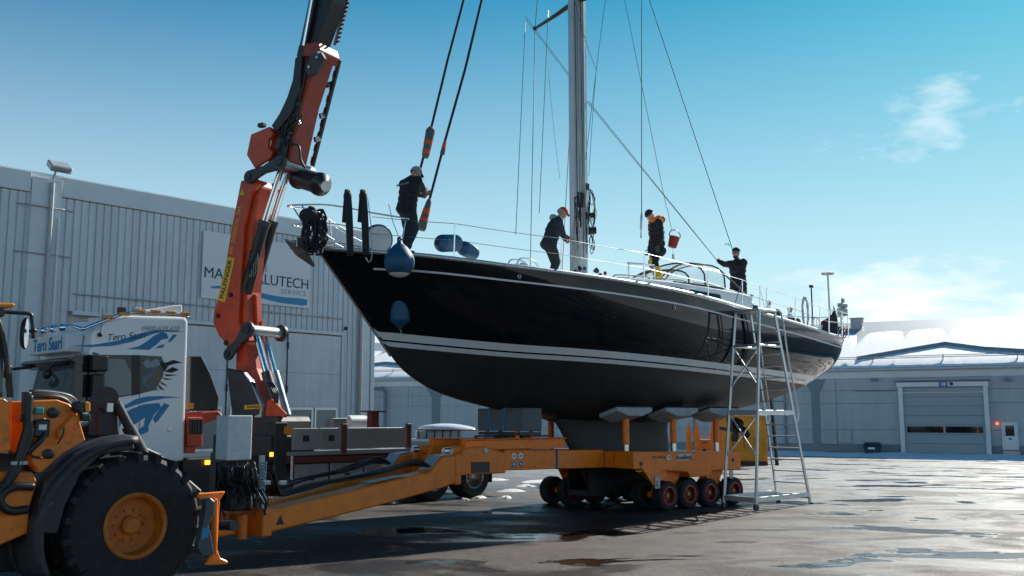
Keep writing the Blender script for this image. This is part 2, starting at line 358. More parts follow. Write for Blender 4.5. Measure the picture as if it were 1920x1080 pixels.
# bank of old snow along the far warehouse wall
sb = MB(); rows = []
for i in range(161):
    x = -62 + i * 0.6; row = []
    for k, (dy, hz) in enumerate(((-7.5, -0.02), (-6.6, 0.04), (-4.8, 0.10), (-2.8, 0.13), (-1.0, 0.12), (-0.12, 0.10))):
        wob = (rnd.random() - .5) * (1.8 if k == 0 else .5) + (1.2 * math.sin(i * .21) if k < 2 else 0); p = WALL @ Vector((x, min(-.11, dy + wob), 0))
        hh = hz * rnd.uniform(0.4, 1.5) if k else -0.03
        row.append((p.x, p.y, ground_z(p.x, p.y) + hh))
    rows.append(row)
sb.grid(rows); tag(sb.build('snow_bank', 'snow', smooth='all'), 'low bank of old snow along the foot of the far warehouse wall', 'snow', kind='stuff')
sp = [(705, 934, .5, .06), (655, 948, .22, .05), (752, 932, .25, .04), (960, 921, .5, .12), (900, 934, .18, .05), (948, 934, .14, .05), (1030, 903, .9, .25), (920, 900, .5, .2), (985, 912, .3, .1), (870, 938, .1, .04), (620, 945, .12, .03)]
mbp = MB()
for i, (px, py, a_, b_) in enumerate(sp):
    p = gnd(px, py); fn = blob(p.x, p.y, a_, b_ * 2.2, R(38), i + 3); n, rings = 28, 4; rows = []
    for k in range(rings + 1):
        f = k / rings; rows.append([(*fn(2 * math.pi * j / n, f), 0.002 + 0.05 * (1 - f ** 2) * rnd.uniform(.5, 1.4) - .006 * (k == rings)) for j in range(n)])
    mbp.grid(rows, close=True)
tag(mbp.build('snow_remnants', 'dirty_snow', smooth='all'), 'melting snow remnants scattered on the asphalt behind the orange trailer', 'snow', kind='stuff')

# ================================================================== left hall
mat('hall_sheet', (0.62, 0.69, 0.72), 0.45, var=0.05, vscale=0.6, dirt=(0.48, 0.53, 0.55), dirt_amt=0.4, streak=0.14)
mat('hall_trim', (0.62, 0.69, 0.72), 0.45, var=0.06, vscale=0.8, dirt=(0.40, 0.43, 0.44), dirt_amt=0.3)
mat('hall_door', (0.66, 0.72, 0.75), 0.5, var=0.06, vscale=0.7, dirt=(0.42, 0.45, 0.46), dirt_amt=0.35, streak=0.12)
glass('milky_pane', (0.17, 0.22, 0.23), 0.12)
hp = at(695, 600, 38.0); HYAW = R(48.4)
hall = thing('corrugated_hall', 'tall pale corrugated metal hall behind the truck, carrying the company sign', 'building', (hp.x, hp.y, 0), HYAW)
HF = frame(hall)         # x away along the wall (positive = further right), y into... the building
HT = 9.15; ZB = -0.5
def corr(x0, x1, z0, z1, pitch=0.235, d=0.045, y=0.0):
    mb = MB(); pr = []; x = x0
    while x < x1 - 1e-6:
        for dx, dy in ((0, 0), (pitch * .74, 0), (pitch * .80, d), (pitch * .94, d)):
            if x + dx < x1: pr.append((x + dx, y + dy))
        x += pitch
    pr.append((x1, y)); mb.grid([[(a, b, z0) for a, b in pr], [(a, b, z1) for a, b in pr]]); return mb
dx1 = -1.42; dx0 = -11.6                     # the big folding door: from its right edge to beyond the truck
DT = 5.05
corr(-34, 0, DT + 0.1, HT - 0.62).build('wall_cladding', 'hall_sheet', hall)
corr(dx1 + 0.1, 0, ZB, DT + 0.09).build('wall_cladding', 'hall_sheet', hall)
corr(-34, dx0 - .1, ZB, DT + 0.09).build('wall_cladding', 'hall_sheet', hall)
MB().bx(-34.2, -13.02, -0.06, 0.25, HT - .6, HT).build('fascia', 'hall_trim', hall, bevel=.01)
MB().bx(-12.1, 0.06, -0.06, 0.25, HT - .6, HT).build('fascia', 'hall_trim', hall, bevel=.01)
MB().bx(-34, 0, .2, 26, ZB, HT - .05).build('core_wall', 'hall_sheet', hall)
MB().bx(-34.3, .2, .26, 26.2, HT - .04, HT + .1).build('roof', 'hall_trim', hall)
corr(0, 0, 0, 0) if False else None
# end wall at the corner, corner post and gutter pipes
m_ = MB(); m_.bx(-0.02, 0.16, -0.09, 0.4, ZB, HT - .62); m_.build('corner_post', 'hall_trim', hall, bevel=.01)
m_ = MB(); m_.cyl((-.55, -.12, ZB), (-.55, -.12, HT - .7), .075, 10); m_.build('downpipe', 'galvanised', hall, smooth=True)
m_ = MB(); m_.bx(-.42, -.10, -.10, 0.0, ZB, HT - .63); m_.build('trim_strip', 'hall_trim', hall, bevel=.006)
# pilaster with its pipe, about 12 m to the left
m_ = MB(); m_.bx(-13.0, -12.12, -.10, .1, ZB, HT - .12); m_.build('pilaster', 'hall_trim', hall, bevel=.01)
m_ = MB(); m_.cyl((-12.45, -.17, ZB), (-12.45, -.17, HT - .25), .065, 10); m_.build('downpipe', 'galvanised', hall, smooth=True)
m_ = MB(); m_.cyl((-12.2, -.15, ZB), (-12.2, -.15, HT - 1.3), .03, 8); m_.build('cable_conduit', 'white_paint', hall, smooth=True)
for zz in (8.15, 6.75):
    m_ = MB(); m_.tube([(-13.4, -.05, zz), (-13.1, -.15, zz), (-12.5, -.19, zz - .02), (-12.1, -.15, zz), (-11.75, -.05, zz)], .018, 6); m_.build('pipe_bracket', 'galvanised', hall)
# flashing, conduit line and lamp over the door
m_ = MB(); m_.bx(dx0, dx1 + .15, -.10, .02, DT, DT + .12); m_.build('door_flashing', 'hall_trim', hall, bevel=.006)
m_ = MB(); m_.cyl((dx0, -.06, DT + .62), (dx1 + .05, -.06, DT + .62), .022, 6); m_.build('cable_conduit', 'galvanised', hall)
for k in range(8): MB().box((dx0 + .8 + k * 1.25, -.055, DT + .62), (.05, .07, .08)).build('pipe_clip', 'galvanised', hall)
m_ = MB(); m_.ball((dx1 + .12, -.12, DT + .27), .075, 10); m_.build('wall_lamp', 'black_paint', hall, smooth=True)
# folding door leaves with two windows each
for k in range(4):
    x1 = dx1 - k * 2.42; x0 = x1 - 2.38
    d = MB().bx(x0, x1, .0, .07, ZB, DT - .04).build('door_leaf', 'hall_door', hall, bevel=.008)
    MB().bx(x0 + .02, x1 - .02, -.012, .0, 3.58, 3.60).build('panel_joint', 'galvanised', d)
    for j in range(2):
        wx0 = x0 + .12 + j * 1.1; wx1 = wx0 + 1.02
        wn = MB(); 
        for q in ((wx0, wx1, 2.28, 2.36), (wx0, wx1, .9, .98), (wx0, wx0 + .07, .98, 2.28), (wx1 - .07, wx1, .98, 2.28)): wn.bx(q[0], q[1], -.05, -.002, q[2], q[3])
        wo = wn.build('window_frame', 'aluminium', d)
        MB().bx(wx0 + .07, wx1 - .07, -.022, -.008, .98, 2.28).build('pane', 'milky_pane', d)
    if k < 3:
        m_ = MB(); m_.cyl((x0 - .02, -.03, ZB), (x0 - .02, -.03, DT - .05), .014, 6)
        for zz in (4.55, 3.0, 1.7): m_.cyl((x0 - .02, -.04, zz - .12), (x0 - .02, -.04, zz + .12), .035, 8)
        m_.build('door_hinge', 'dark_grey', hall, smooth=True)
MB().bx(dx1 + .02, dx1 + .12, -.04, .05, ZB, DT).build('door_jamb', 'hall_trim', hall, bevel=.006)
# company sign board
sx0, sz1 = on(HF, 379, 430, 0); sx1, sz0 = on(HF, 577, 579, 0); sz0 = 5.93; sz1 = 8.2
sign = thing('company_sign', 'white company sign board with dark lettering and blue brush stroke on the corrugated hall', 'sign', tuple(HF @ Vector(((sx0 + sx1) / 2, -.09, (sz0 + sz1) / 2))), HYAW)
sw, sh = sx1 - sx0, sz1 - sz0
MB().bx(-sw / 2, sw / 2, -.02, .02, -sh / 2, sh / 2).build('board', mat('sign_white', (0.70, 0.74, 0.76), .45, var=.02), sign, bevel=.004)
text('lettering', 'MARINE ALUTECH', .52, 'print_dark', sign, (-.0, -.026, -.28), (R(90), 0, 0))
text('small_lettering', 'SERVICE', .25, 'print_grey', sign, (sw / 2 - .72, -.026, -.62), (R(90), 0, 0), space=1.25)
br = MB(); top = []; bot = []
for i in range(41):
    t = i / 40; x = lerp(-sw / 2 + .35, sw / 2 - .12, t); z = -.80 + .16 * math.sin(t * 5.2 + 0.3) * (1 - t) - .12 * t; th = .03 + .10 * t ** .7 * (1 - .25 * (t > .97))
    top.append((x, -.026, z + th)); bot.append((x, -.026, z - th))
br.grid([bot, top]); br.build('brush_stroke', 'print_blue', sign)
cr = MB()
for i, (x, z, a) in enumerate(((-.05, .25, .5), (.12, .42, -.4), (.02, .6, .7), (.2, .75, 0), (.15, .1, -.7))):
    cr.tube([(x + .16 * math.cos(a + q * .5), -.027, z + .16 * math.sin(a + q * .5)) for q in range(6)], .018, 5)
cr.build('crest', 'print_grey', sign)
# floodlight on top of the pilaster
fp = HF @ Vector((-12.42, -.25, HT - .05))
fl = thing('flood_light', 'grey flood light tilted down on top of the hall pilaster', 'lamp', tuple(fp), HYAW)
m_ = MB(); m_.cyl((0, .2, -.1), (0, 0, .12), .03, 8); m_.build('bracket', 'galvanised', fl)
m_ = MB(); m_.box((.05, -.12, .26), (.62, .42, .2), rx=R(35)); m_.build('housing', 'galvanised', fl, bevel=.03)
m_ = MB(); m_.box((.05, -.19, .165), (.54, .34, .02), rx=R(35)); m_.build('lens', 'milky_pane', fl)

# ================================================================== far warehouse
mat('far_wall', (0.42, 0.47, 0.495), 0.8, var=0.07, vscale=0.25, dirt=(0.30, 0.33, 0.35), dirt_amt=0.5, streak=0.09)
mat('far_band', (0.62, 0.66, 0.68), 0.7, var=0.05, vscale=0.3, dirt=(0.40, 0.42, 0.43), dirt_amt=0.4)
mat('far_dark', (0.19, 0.235, 0.26), 0.8, var=0.08, vscale=0.5)
mat('far_door', (0.29, 0.35, 0.38), 0.5, var=0.07, vscale=0.6)
mat('roof_sheet', (0.36, 0.41, 0.44), 0.5, var=0.05, vscale=0.2)
wh = thing('far_warehouse', 'long low grey warehouse with a snow covered roof on the far side of the yard', 'building', tuple(WALL.translation), R(-27.8))
WF = frame(wh); X0, X1 = -95.0, 45.0
zE = on(WF, 1700, 691, 0)[1]; zB2 = on(WF, 1700, 708, 0)[1]
lv = [0.62, on(WF, 1700, 806, 0)[1], on(WF, 1700, 756, 0)[1], on(WF, 1700, 731, 0)[1], zB2]
MB().bx(X0, X1, .06, 24, -1, zE - .05).build('core_wall', 'far_dark', wh)
xx = X0
while xx < X1:
    for k in range(4): MB().bx(xx + .015, xx + 6.985, 0, .06, lv[k] + .015, lv[k + 1] - .015).build('wall_panel', 'far_wall', wh)
    xx += 7.0
MB().bx(X0, X1, -.04, .06, -.6, .60).build('plinth', 'far_dark', wh)
MB().bx(X0, X1, -.05, .07, zB2 + .005, zE - .12).build('eaves_band', 'far_band', wh)
m_ = MB(); m_.bx(X0, X1, -.32, .1, zE - .12, zE + .08); m_.build('gutter', 'galvanised', wh, bevel=.03)
RZ = zE + 4.3; RY = 12.0
m_ = MB(); m_.add([(X0, -.25, zE + .05), (X1, -.25, zE + .05), (X1, RY, RZ), (X0, RY, RZ), (X0, 24.3, zE + .05), (X1, 24.3, zE + .05)], [(0, 1, 2, 3), (3, 2, 5, 4)])
m_.build('roof', 'roof_sheet', wh)
def roofz(y): return zE + .05 + (RZ - zE - .05) * (y + .25) / (RY + .25)
sn = MB(); rows = []; n = int((X1 - X0) / .17)
for i in range(n + 1):
    x = X0 + (X1 - X0) * i / n; ph = ((x + 2.0 + .5 * math.sin(x * .7)) % 3.4) / 3.4
    top = 9.0 + .35 * math.sin(x * .31) + .25 * rnd.random() - (1.6 + 1.2 * math.sin(x * 1.3) ** 2) * math.exp(-((ph - .5) / .05) ** 2) - .55 * math.exp(-((ph - .5) / .15) ** 2)
    row = []
    for k in range(11):
        f = k / 10; y = -.18 + (top + .18) * f; h = .16 * (1 - f ** 7) + .02 + .02 * rnd.random() if k not in (0, 10) else .012
        row.append((x, y, roofz(y) + h))
    rows.append(row)
sn.grid(rows); so_ = sn.build('roof_snow', 'snow', wh, smooth='all')
# blue chevron strips painting the shaded edge of slid snow; snow rails and brackets
def chev(pts):
    mb = MB(); q = [(*on2, ) for on2 in pts]
    for a, b in zip(q, q[1:]):
        mb.beam(a, b, .34, .34)
    return mb.build('snow_step_shade', 'snow_shade_blue', wh, bevel=.03)
mat('snow_shade_blue', (0.10, 0.20, 0.27), .6, var=.1)
def roofpt(px, py):
    m = WF.inverted(); o = m @ CAM; d = m.to_3x3() @ ray(px, py)
    k = (RZ - zE - .05) / (RY + .25); t = (zE + .05 + k * (o.y + .25) - o.z) / (d.z - k * d.y); p = o + d * t; return (p.x, p.y, p.z + .22)
chev([roofpt(1608, 679), roofpt(1690, 665), roofpt(1773, 651), roofpt(1850, 661), roofpt(1990, 670)])
chev([roofpt(640, 696), roofpt(724, 686), roofpt(800, 693)])
for q in (.55, .95): 
    m_ = MB(); m_.cyl((X0, q, roofz(q) + .42), (X1, q, roofz(q) + .42), .03, 6); m_.build('snow_rail', 'galvanised', wh)
xx = X0 + 1
while xx < X1:
    MB().beam((xx, .4, roofz(.4)), (xx, 1.0, roofz(1.0) + .45), .06, .06).build('rail_bracket', 'galvanised', wh); xx += 4.4
vx, _ = on(WF, 1607, 605, RY - 1.5)
m_ = MB(); m_.bx(vx - .42, vx + .42, RY - 2.0, RY - 1.0, RZ - .9, RZ + .15); vo = m_.build('roof_vent', 'far_door', wh, bevel=.02)
m_ = MB()
for k in range(5): m_.box((vx, RY - 2.02, RZ - .45 + k * .11), (.78, .05, .04))
m_.bx(vx - .5, vx + .5, RY - 2.1, RY - .9, RZ + .151, RZ + .2); m_.build('louvre', 'galvanised', vo)
# painted funnel-headed columns, slightly proud of the panels
for px in (1531, 817, 1180):
    x0, _ = on(WF, px - 7.5, 800, -.03); x1, _ = on(WF, px + 7.5, 800, -.03); xc = (x0 + x1) / 2; hw = (x1 - x0) / 2
    MB().prism([(xc - hw, -.3), (xc + hw, -.3), (xc + hw, zB2 - 1.0), (xc + hw * 2.7, zB2 - .01), (xc - hw * 2.7, zB2 - .01), (xc - hw, zB2 - 1.0)], -.05, -.002).build('column', 'far_dark', wh)
# roll door 18
ax0 = on(WF, 1688, 790, 0)[0]; ax1 = on(WF, 1856, 790, 0)[0]; az = on(WF, 1770, 716, 0)[1]
rd = thing('sectional_door', 'wide grey sectional loading door marked 18 in the far warehouse wall', 'door', tuple(WF @ Vector(((ax0 + ax1) / 2, 0, 0))), R(-27.8))
hw = (ax1 - ax0) / 2
for sgn in (-1, 1): MB().box((sgn * (hw - .13), -.2, az / 2), (.28, .3, az)).build('jamb', 'hall_trim', rd, bevel=.02)
m_ = MB(); m_.bx(-hw - .1, hw + .05, -.42, -.0, az - .32, az); m_.build('roller_box', 'hall_trim', rd, bevel=.03)
m_ = MB(); m_.bx(-hw - .25, hw + .15, -.5, -.0, az + .06, az + .12); m_.build('rain_hood', 'far_dark', rd)
npan = 7; zz = 0.12; ph_ = (az - .36 - zz) / npan
for k in range(npan):
    z0 = zz + k * ph_; 
    if k == 2:
        wf_ = MB().bx(-hw + .28, hw - .28, -.13, -.05, z0 + .015, z0 + ph_ - .015).build('door_section', 'far_door', rd)
        for sgn in (-1, 1): MB().bx(min(0.06 * sgn, sgn * (hw - .42)), max(.06 * sgn, sgn * (hw - .42)), -.142, -.12, z0 + .10, z0 + ph_ - .1).build('window_strip', 'dark_glass', wf_)
    else: MB().bx(-hw + .28, hw - .28, -.13, -.05, z0 + .015, z0 + ph_ - .015).build('door_section', 'far_door', rd)
MB().bx(-hw + .28, hw - .28, -.16, -.05, -.02, .11).build('bottom_seal', 'dirty_snow', rd)
m_ = MB(); m_.bx(-hw + .02, hw - .1, -.30, -.24, az - .72, az - .66); m_.build('cross_rod', 'far_band', rd)
plx = on(WF, 1769, 719, 0)[0] - (ax0 + ax1) / 2
pl = MB().box((plx, -.46, az - .16), (.52, .04, .36)).build('number_plate', 'blue_paint', rd)
text('number', '18', .30, 'white_paint', rd, (plx, -.485, az - .17), (R(90), 0, 0), bold=.008)
m_ = MB(); m_.ball((plx + .5, -.46, az - .14), .11, 8); m_.build('motion_sensor', 'black_paint', rd)
# personnel door
dx_a = on(WF, 1878, 800, 0)[0]; dx_b = on(WF, 1908, 800, 0)[0]; dz = on(WF, 1893, 792, 0)[1]
pd = thing('side_door', 'narrow white side door with dark glass pane, beside the sectional loading door', 'door', tuple(WF @ Vector(((dx_a + dx_b) / 2, 0, 0))), R(-27.8))
hw2 = (dx_b - dx_a) / 2
fr_ = MB(); fr_.bx(-hw2, -hw2 + .09, -.12, 0, .38, dz); fr_.bx(hw2 - .09, hw2, -.12, 0, .38, dz); fr_.bx(-hw2 + .09, hw2 - .09, -.12, 0, dz - .09, dz); fr_.build('frame', 'white_paint', pd)
MB().bx(-hw2 + .1, hw2 - .1, -.09, -.02, .40, dz - .1).build('leaf', 'white_paint', pd)
MB().bx(-hw2 + .2, hw2 - .2, -.105, -.085, dz - .85, dz - .2).build('pane', 'dark_glass', pd)
MB().box((0, -.1, dz - 1.03), (.15, .02, .15)).build('door_plate', 'blue_paint', pd)
MB().box((-hw2 + .15, -.13, dz - .8), (.05, .06, .16)).build('handle', 'steel', pd)
MB().bx(-hw2, hw2 + .05, -.6, 0, -.3, .33).build('step', 'galvanised', pd)
lx = on(WF, 1870, 794, 0)
ln = thing('warning_lamp', 'small lit orange warning lamp on a wall bracket between the two warehouse doors', 'lamp', tuple(WF @ Vector((lx[0], -.2, lx[1]))), R(-27.8))
MB().ball((0, 0, 0), .09, 10).build('lens', 'orange_lit', ln, smooth='all'); m_ = MB(); m_.cyl((-.25, 0, .28), (0, .0, .28), .02, 6); m_.cyl((0, 0, .1), (0, 0, .28), .04, 8); m_.cyl((-.25, 0, .28), (-.25, .2, .28), .02, 6); m_.build('bracket', 'galvanised', ln)
bp_ = WF @ Vector((on(WF, 1636, 845, -1.2)[0], -1.2, 0))
bn = thing('salt_bin', 'small dark lidded grit bin standing against the far warehouse wall', 'bin', (bp_.x, bp_.y, ground_z(bp_.x, bp_.y)), R(-27.8))
MB().add([(-.42, -.3, 0.05), (.42, -.3, .05), (.42, .3, .05), (-.42, .3, .05), (-.52, -.38, .55), (.52, -.38, .55), (.52, .38, .55), (-.52, .38, .55)], [(0, 1, 5, 4), (1, 2, 6, 5), (2, 3, 7, 6), (3, 0, 4, 7), (0, 3, 2, 1), (4, 5, 6, 7)]).build('body', 'print_dark', bn, bevel=.03)
MB().add([(-.56, -.42, .56), (.56, -.42, .56), (.56, .42, .56), (-.56, .42, .56), (-.45, -.2, .78), (.45, -.2, .78), (.45, .35, .8), (-.45, .35, .8)], [(0, 1, 5, 4), (1, 2, 6, 5), (2, 3, 7, 6), (3, 0, 4, 7), (0, 3, 2, 1), (4, 5, 6, 7)]).build('lid', 'print_dark', bn, bevel=.03)
MB().box((0, -.39, .42), (.42, .02, .12)).build('label_plate', 'white_paint', bn)
hx2, hz2 = on(WF, 1583, 818, 0); m_ = MB()
for q in ((-.5, -.47, -.45, .45), (.47, .5, -.45, .45), (-.47, .47, -.45, -.42), (-.47, .47, .42, .45)): m_.bx(hx2 + q[0], hx2 + q[1], -.04, -.001, hz2 + q[2], hz2 + q[3])
m_.build('wall_hatch', 'far_dark', wh)
m_ = MB(); m_.tube([(on(WF, 1608, 800, 0)[0], -.06, on(WF, 1608, 736, 0)[1]), (on(WF, 1608, 800, 0)[0], -.06, on(WF, 1608, 733, 0)[1]), (ax0 - .2, -.06, on(WF, 1660, 733, 0)[1])], .035, 6); m_.build('wall_conduit', 'far_dark', wh)
for px in (1010, 1300, 1470): x0 = on(WF, px, 700, 0)[0]; m_ = MB(); m_.cyl((x0, -.12, -.4), (x0, -.12, zE - .1), .07, 8); m_.build('downpipe', 'far_dark', wh, smooth=True)
for px in (1640, 1890): x0, z0 = on(WF, px, 712, 0); MB().box((x0, -.18, z0), (.4, .3, .22)).build('wall_lamp', 'far_dark', wh, bevel=.03)
# annex pipe beside the hall corner
m_ = MB(); px_ = on(WF, 722, 740, -.3)[0]; m_.tube([(px_, -.3, -.4), (px_, -.3, on(WF, 722, 735, 0)[1]), (px_ - .3, -.3, on(WF, 722, 728, 0)[1]), (px_ - 4, -.3, on(WF, 722, 728, 0)[1])], .13, 8); m_.build('drain_pipe', 'far_dark', wh, smooth=True)
# ================================================================== the yacht
YAW = R(40.0); BOW = Vector((-3.6, 18.0, 0.0))
mat('topside_black', (0.0055, 0.0075, 0.010), 0.05, var=0.05, vscale=0.7, rvar=0.025, spec=0.3, bump=0.012, bscale=1.3)
mat('antifoul', (0.026, 0.031, 0.035), 0.58, var=0.25, vscale=0.9, dirt=(0.055, 0.052, 0.048), dirt_amt=0.5, rvar=0.12)
mat('gelcoat', (0.72, 0.74, 0.74), 0.30, var=0.03, vscale=1.0, dirt=(0.55, 0.55, 0.53), dirt_amt=0.25)
mat('stripe_white', (0.70, 0.73, 0.75), 0.3, var=0.03)
mat('teak', (0.32, 0.25, 0.18), 0.6, var=0.15, vscale=5)
mat('mast_alloy', (0.46, 0.49, 0.51), 0.34, metal=0.55, var=0.08, vscale=1.5, dirt=(0.30, 0.31, 0.32), dirt_amt=0.4)
mat('wire', (0.16, 0.18, 0.19), 0.4, metal=0.5, var=0.1)
mat('rope_dark', (0.02, 0.022, 0.026), 0.8, var=0.3, vscale=20)
mat('rope_white', (0.55, 0.56, 0.55), 0.8, var=0.15, vscale=20)
mat('rope_blue', (0.03, 0.16, 0.30), 0.8, var=0.2, vscale=20)
mat('canvas', (0.03, 0.035, 0.04), 0.8, var=0.2, vscale=5)
mat('fender_blue', (0.008, 0.075, 0.16), 0.55, var=0.15, vscale=4, bump=0.05, bscale=50)
yacht = thing('sailing_yacht', 'black hulled sailing yacht with white stripes, its mast stepped, resting on the orange trailer', 'sailboat', tuple(BOW), YAW)
YF = frame(yacht)
ZK = [(0, 5.10), (.3, 4.76), (.64, 4.37), (1.30, 3.60), (1.51, 3.35), (1.74, 3.08), (1.99, 2.87), (2.5, 2.60), (3.15, 2.39), (3.84, 2.25), (4.7, 2.10), (5.92, 1.96), (7, 1.90), (8.5, 1.88), (9.6, 1.93), (11.23, 2.08), (12.78, 2.30), (14.72, 2.72), (15.57, 3.0), (16.47, 3.34), (17.0, 3.74), (17.25, 4.12)]
ZD = [(0, 5.12), (.66, 5.03), (1.55, 4.97), (3.11, 4.86), (4.57, 4.80), (6.17, 4.74), (7.93, 4.66), (10.08, 4.54), (13.11, 4.40), (15.68, 4.29), (17.4, 4.28)]
YB = [(0, .03), (.3, .36), (.66, .70), (1.55, 1.30), (3.11, 1.90), (4.57, 2.20), (6.17, 2.35), (7.93, 2.33), (10.08, 2.02), (13.11, 1.45), (15.68, .82), (16.6, .52), (17.25, .20)]
NN = [(0, 1.0), (1.5, 1.25), (3, 1.7), (5, 2.4), (7, 2.9), (10, 2.9), (13, 2.6), (17.4, 2.3)]
MM = [(0, 1.0), (1.5, .98), (3, .88), (5, .70), (7, .62), (10, .60), (13, .56), (17.4, .52)]
ST = [(0, 3.76), (1.3, 3.63), (2, 3.54), (3.5, 3.42), (5, 3.36), (7.24, 3.28), (9.36, 3.22), (12, 3.17), (15.57, 3.12), (17.4, 3.10)]
def half(s_, z):
    zk, zd = ip(ZK, s_), ip(ZD, s_); u = max(0.0, min(1.0, (z - zk) / max(1e-3, zd - zk))); return ip(YB, s_) * (1 - (1 - u) ** ip(NN, s_)) ** ip(MM, s_)
SS = [i * .06 for i in range(10)] + [.6 + .12 * i for i in range(20)] + [3.0 + .3 * i for i in range(44)] + [16.2 + .12 * i for i in range(9)] + [17.25]
def levels(a, b, n): return lambda s_: [lerp(a(s_), b(s_), k / n) for k in range(n + 1)]
zk_ = lambda s_: ip(ZK, s_); zd_ = lambda s_: ip(ZD, s_); st_ = lambda o: (lambda s_: ip(ST, s_) - o)
cove = lambda o: (lambda s_: ip(ZD, s_) - o)
bands = [('hull_bottom', zk_, st_(.24), 12, 'antifoul', 0), ('boot_stripe', st_(.24), st_(.16), 1, 'stripe_white', 0), ('stripe_gap', st_(.16), st_(.13), 1, 'topside_black', 0),
         ('boot_stripe', st_(.13), st_(0), 1, 'stripe_white', 0), ('topsides', st_(0), cove(.30), 12, 'topside_black', 0), ('cove_line', cove(.30), cove(.265), 1, 'stripe_white', .75), ('topsides', cove(.265), cove(.045), 3, 'topside_black', 0), ('toe_rail', cove(.045), cove(-.035), 1, 'aluminium', 0)]
for nm, fa, fb, n, mm_, smin in bands:
    mb = MB(); rows_a = []; rows_b = []
    for s_ in SS:
        if s_ < smin: continue
        zk, zd = zk_(s_), zd_(s_); ra = []; rb = []
        for k in range(n + 1):
            z = max(zk, min(lerp(fa(s_), fb(s_), k / n), zd + .04)); y = half(s_, min(z, zd)) + (.012 if nm == 'toe_rail' else 0.0)
            x = s_
            ra.append((x, -y, z)); rb.append((x, y, z))
        rows_a.append(ra); rows_b.append(rb)
    mb.grid(rows_a); mb.grid(rows_b)
    if smin:                                   # where the cove line starts, black hull fills in ahead of it
        nb = MB()
        for sg in (-1, 1):
            rr = [[(s_, sg * half(s_, z), z) for z in (max(zk_(s_), fa(s_)), max(zk_(s_), fb(s_)))] for s_ in SS if s_ <= smin + .13]; nb.grid(rr)
        nb.build('topsides', 'topside_black', yacht, smooth='all', merge=True)
    if nm in ('topsides', 'hull_bottom'):      # close the stern
        for i in range(n): mb.add([rows_a[-1][i], rows_b[-1][i], rows_b[-1][i + 1], rows_a[-1][i + 1]], [(0, 1, 2, 3)])
    mb.build(nm, mm_, yacht, smooth='all', merge=True, solid=.012 if nm == 'toe_rail' else 0)
dk = MB(); rows = []
def deckz(s_, y):
    b = max(.05, ip(YB, s_)); return zd_(s_) - .01 + .11 * (1 - (y / b) ** 2) * min(1, b / 1.2)
for s_ in SS:
    b = ip(YB, s_) - .004; rows.append([(s_, lerp(-b, b, k / 10), deckz(s_, lerp(-b, b, k / 10))) for k in range(11)])
dk.grid(rows); dk.build('deck', 'gelcoat', yacht, smooth='all')
# scuppers and fastenings along the toe rail
hl = MB(); s_ = .5
while s_ < 17:
    for sg in (-1, 1): hl.box((s_, sg * (ip(YB, s_) + .014), zd_(s_) - .005), (.05, .012, .028))
    s_ += .21
hl.build('rail_slots', 'white_plastic', yacht, kind='stuff')
# stem band
sbm = MB(); sbm.tube([(ss - .014, 0, ip(ZK, ss) - .004) for ss in [i * .03 for i in range(56)]], .024, 8); sbm.build('stem_band', 'chrome', yacht, smooth=True)
# coachroof
cr_ = MB(); rows = []
CW = [(4.6, .25), (5.0, .62), (6.0, .88), (8, 1.15), (10, 1.2), (11.6, 1.12)]; CH = [(4.6, .02), (5.2, .16), (6.5, .30), (8.5, .48), (10, .56), (11.5, .60), (11.6, .58)]
for i in range(36):
    s_ = 4.6 + 7.0 * i / 35; b = ip(CW, s_); h = ip(CH, s_); z0 = deckz(s_, 0) - .12
    rows.append([(s_, -b * 1.08, z0), (s_, -b, z0 + .12 + h * .75), (s_, -b * .8, z0 + .12 + h * .93), (s_, 0, z0 + .12 + h), (s_, b * .8, z0 + .12 + h * .93), (s_, b, z0 + .12 + h * .75), (s_, b * 1.08, z0)])
cr_.grid(rows); cr_.add(rows[-1], [tuple(range(7))]); cr_.build('coachroof', 'gelcoat', yacht, smooth=30)
def roofh(s_): return deckz(s_, 0) + ip(CH, s_)
# long narrow cabin windows
for sg in (-1, 1):
    m_ = MB(); r0 = []; r1 = []
    for i in range(13):
        s_ = 7.6 + i * .22; b = ip(CW, s_); z0 = deckz(s_, 0) - .12; h = ip(CH, s_)
        r0.append((s_, sg * (b * 1.055 + .004), z0 + .08 + h * .30)); r1.append((s_, sg * (b * 1.02 + .006), z0 + .10 + h * .58))
    m_.grid([r0, r1]); m_.build('cabin_window', 'dark_glass', yacht)
# cockpit coaming
m_ = MB()
for sg in (-1, 1):
    m_.grid([[(s_, sg * (.95 - .02 * (s_ - 11.6) - .15 * max(0, s_ - 14.2)), deckz(s_, .9) - .05), (s_, sg * (.88 - .02 * (s_ - 11.6) - .15 * max(0, s_ - 14.2)), deckz(s_, .9) + .27 - .05 * (s_ - 11.6)), (s_, sg * (.62 - .15 * max(0, s_ - 14.2)), deckz(s_, .6) + .27 - .05 * (s_ - 11.6)), (s_, sg * (.55 - .15 * max(0, s_ - 14.2)), deckz(s_, .5) - .05)] for s_ in [11.6 + .3 * i for i in range(13)]])
m_.build('cockpit_coaming', 'gelcoat', yacht, smooth=35)
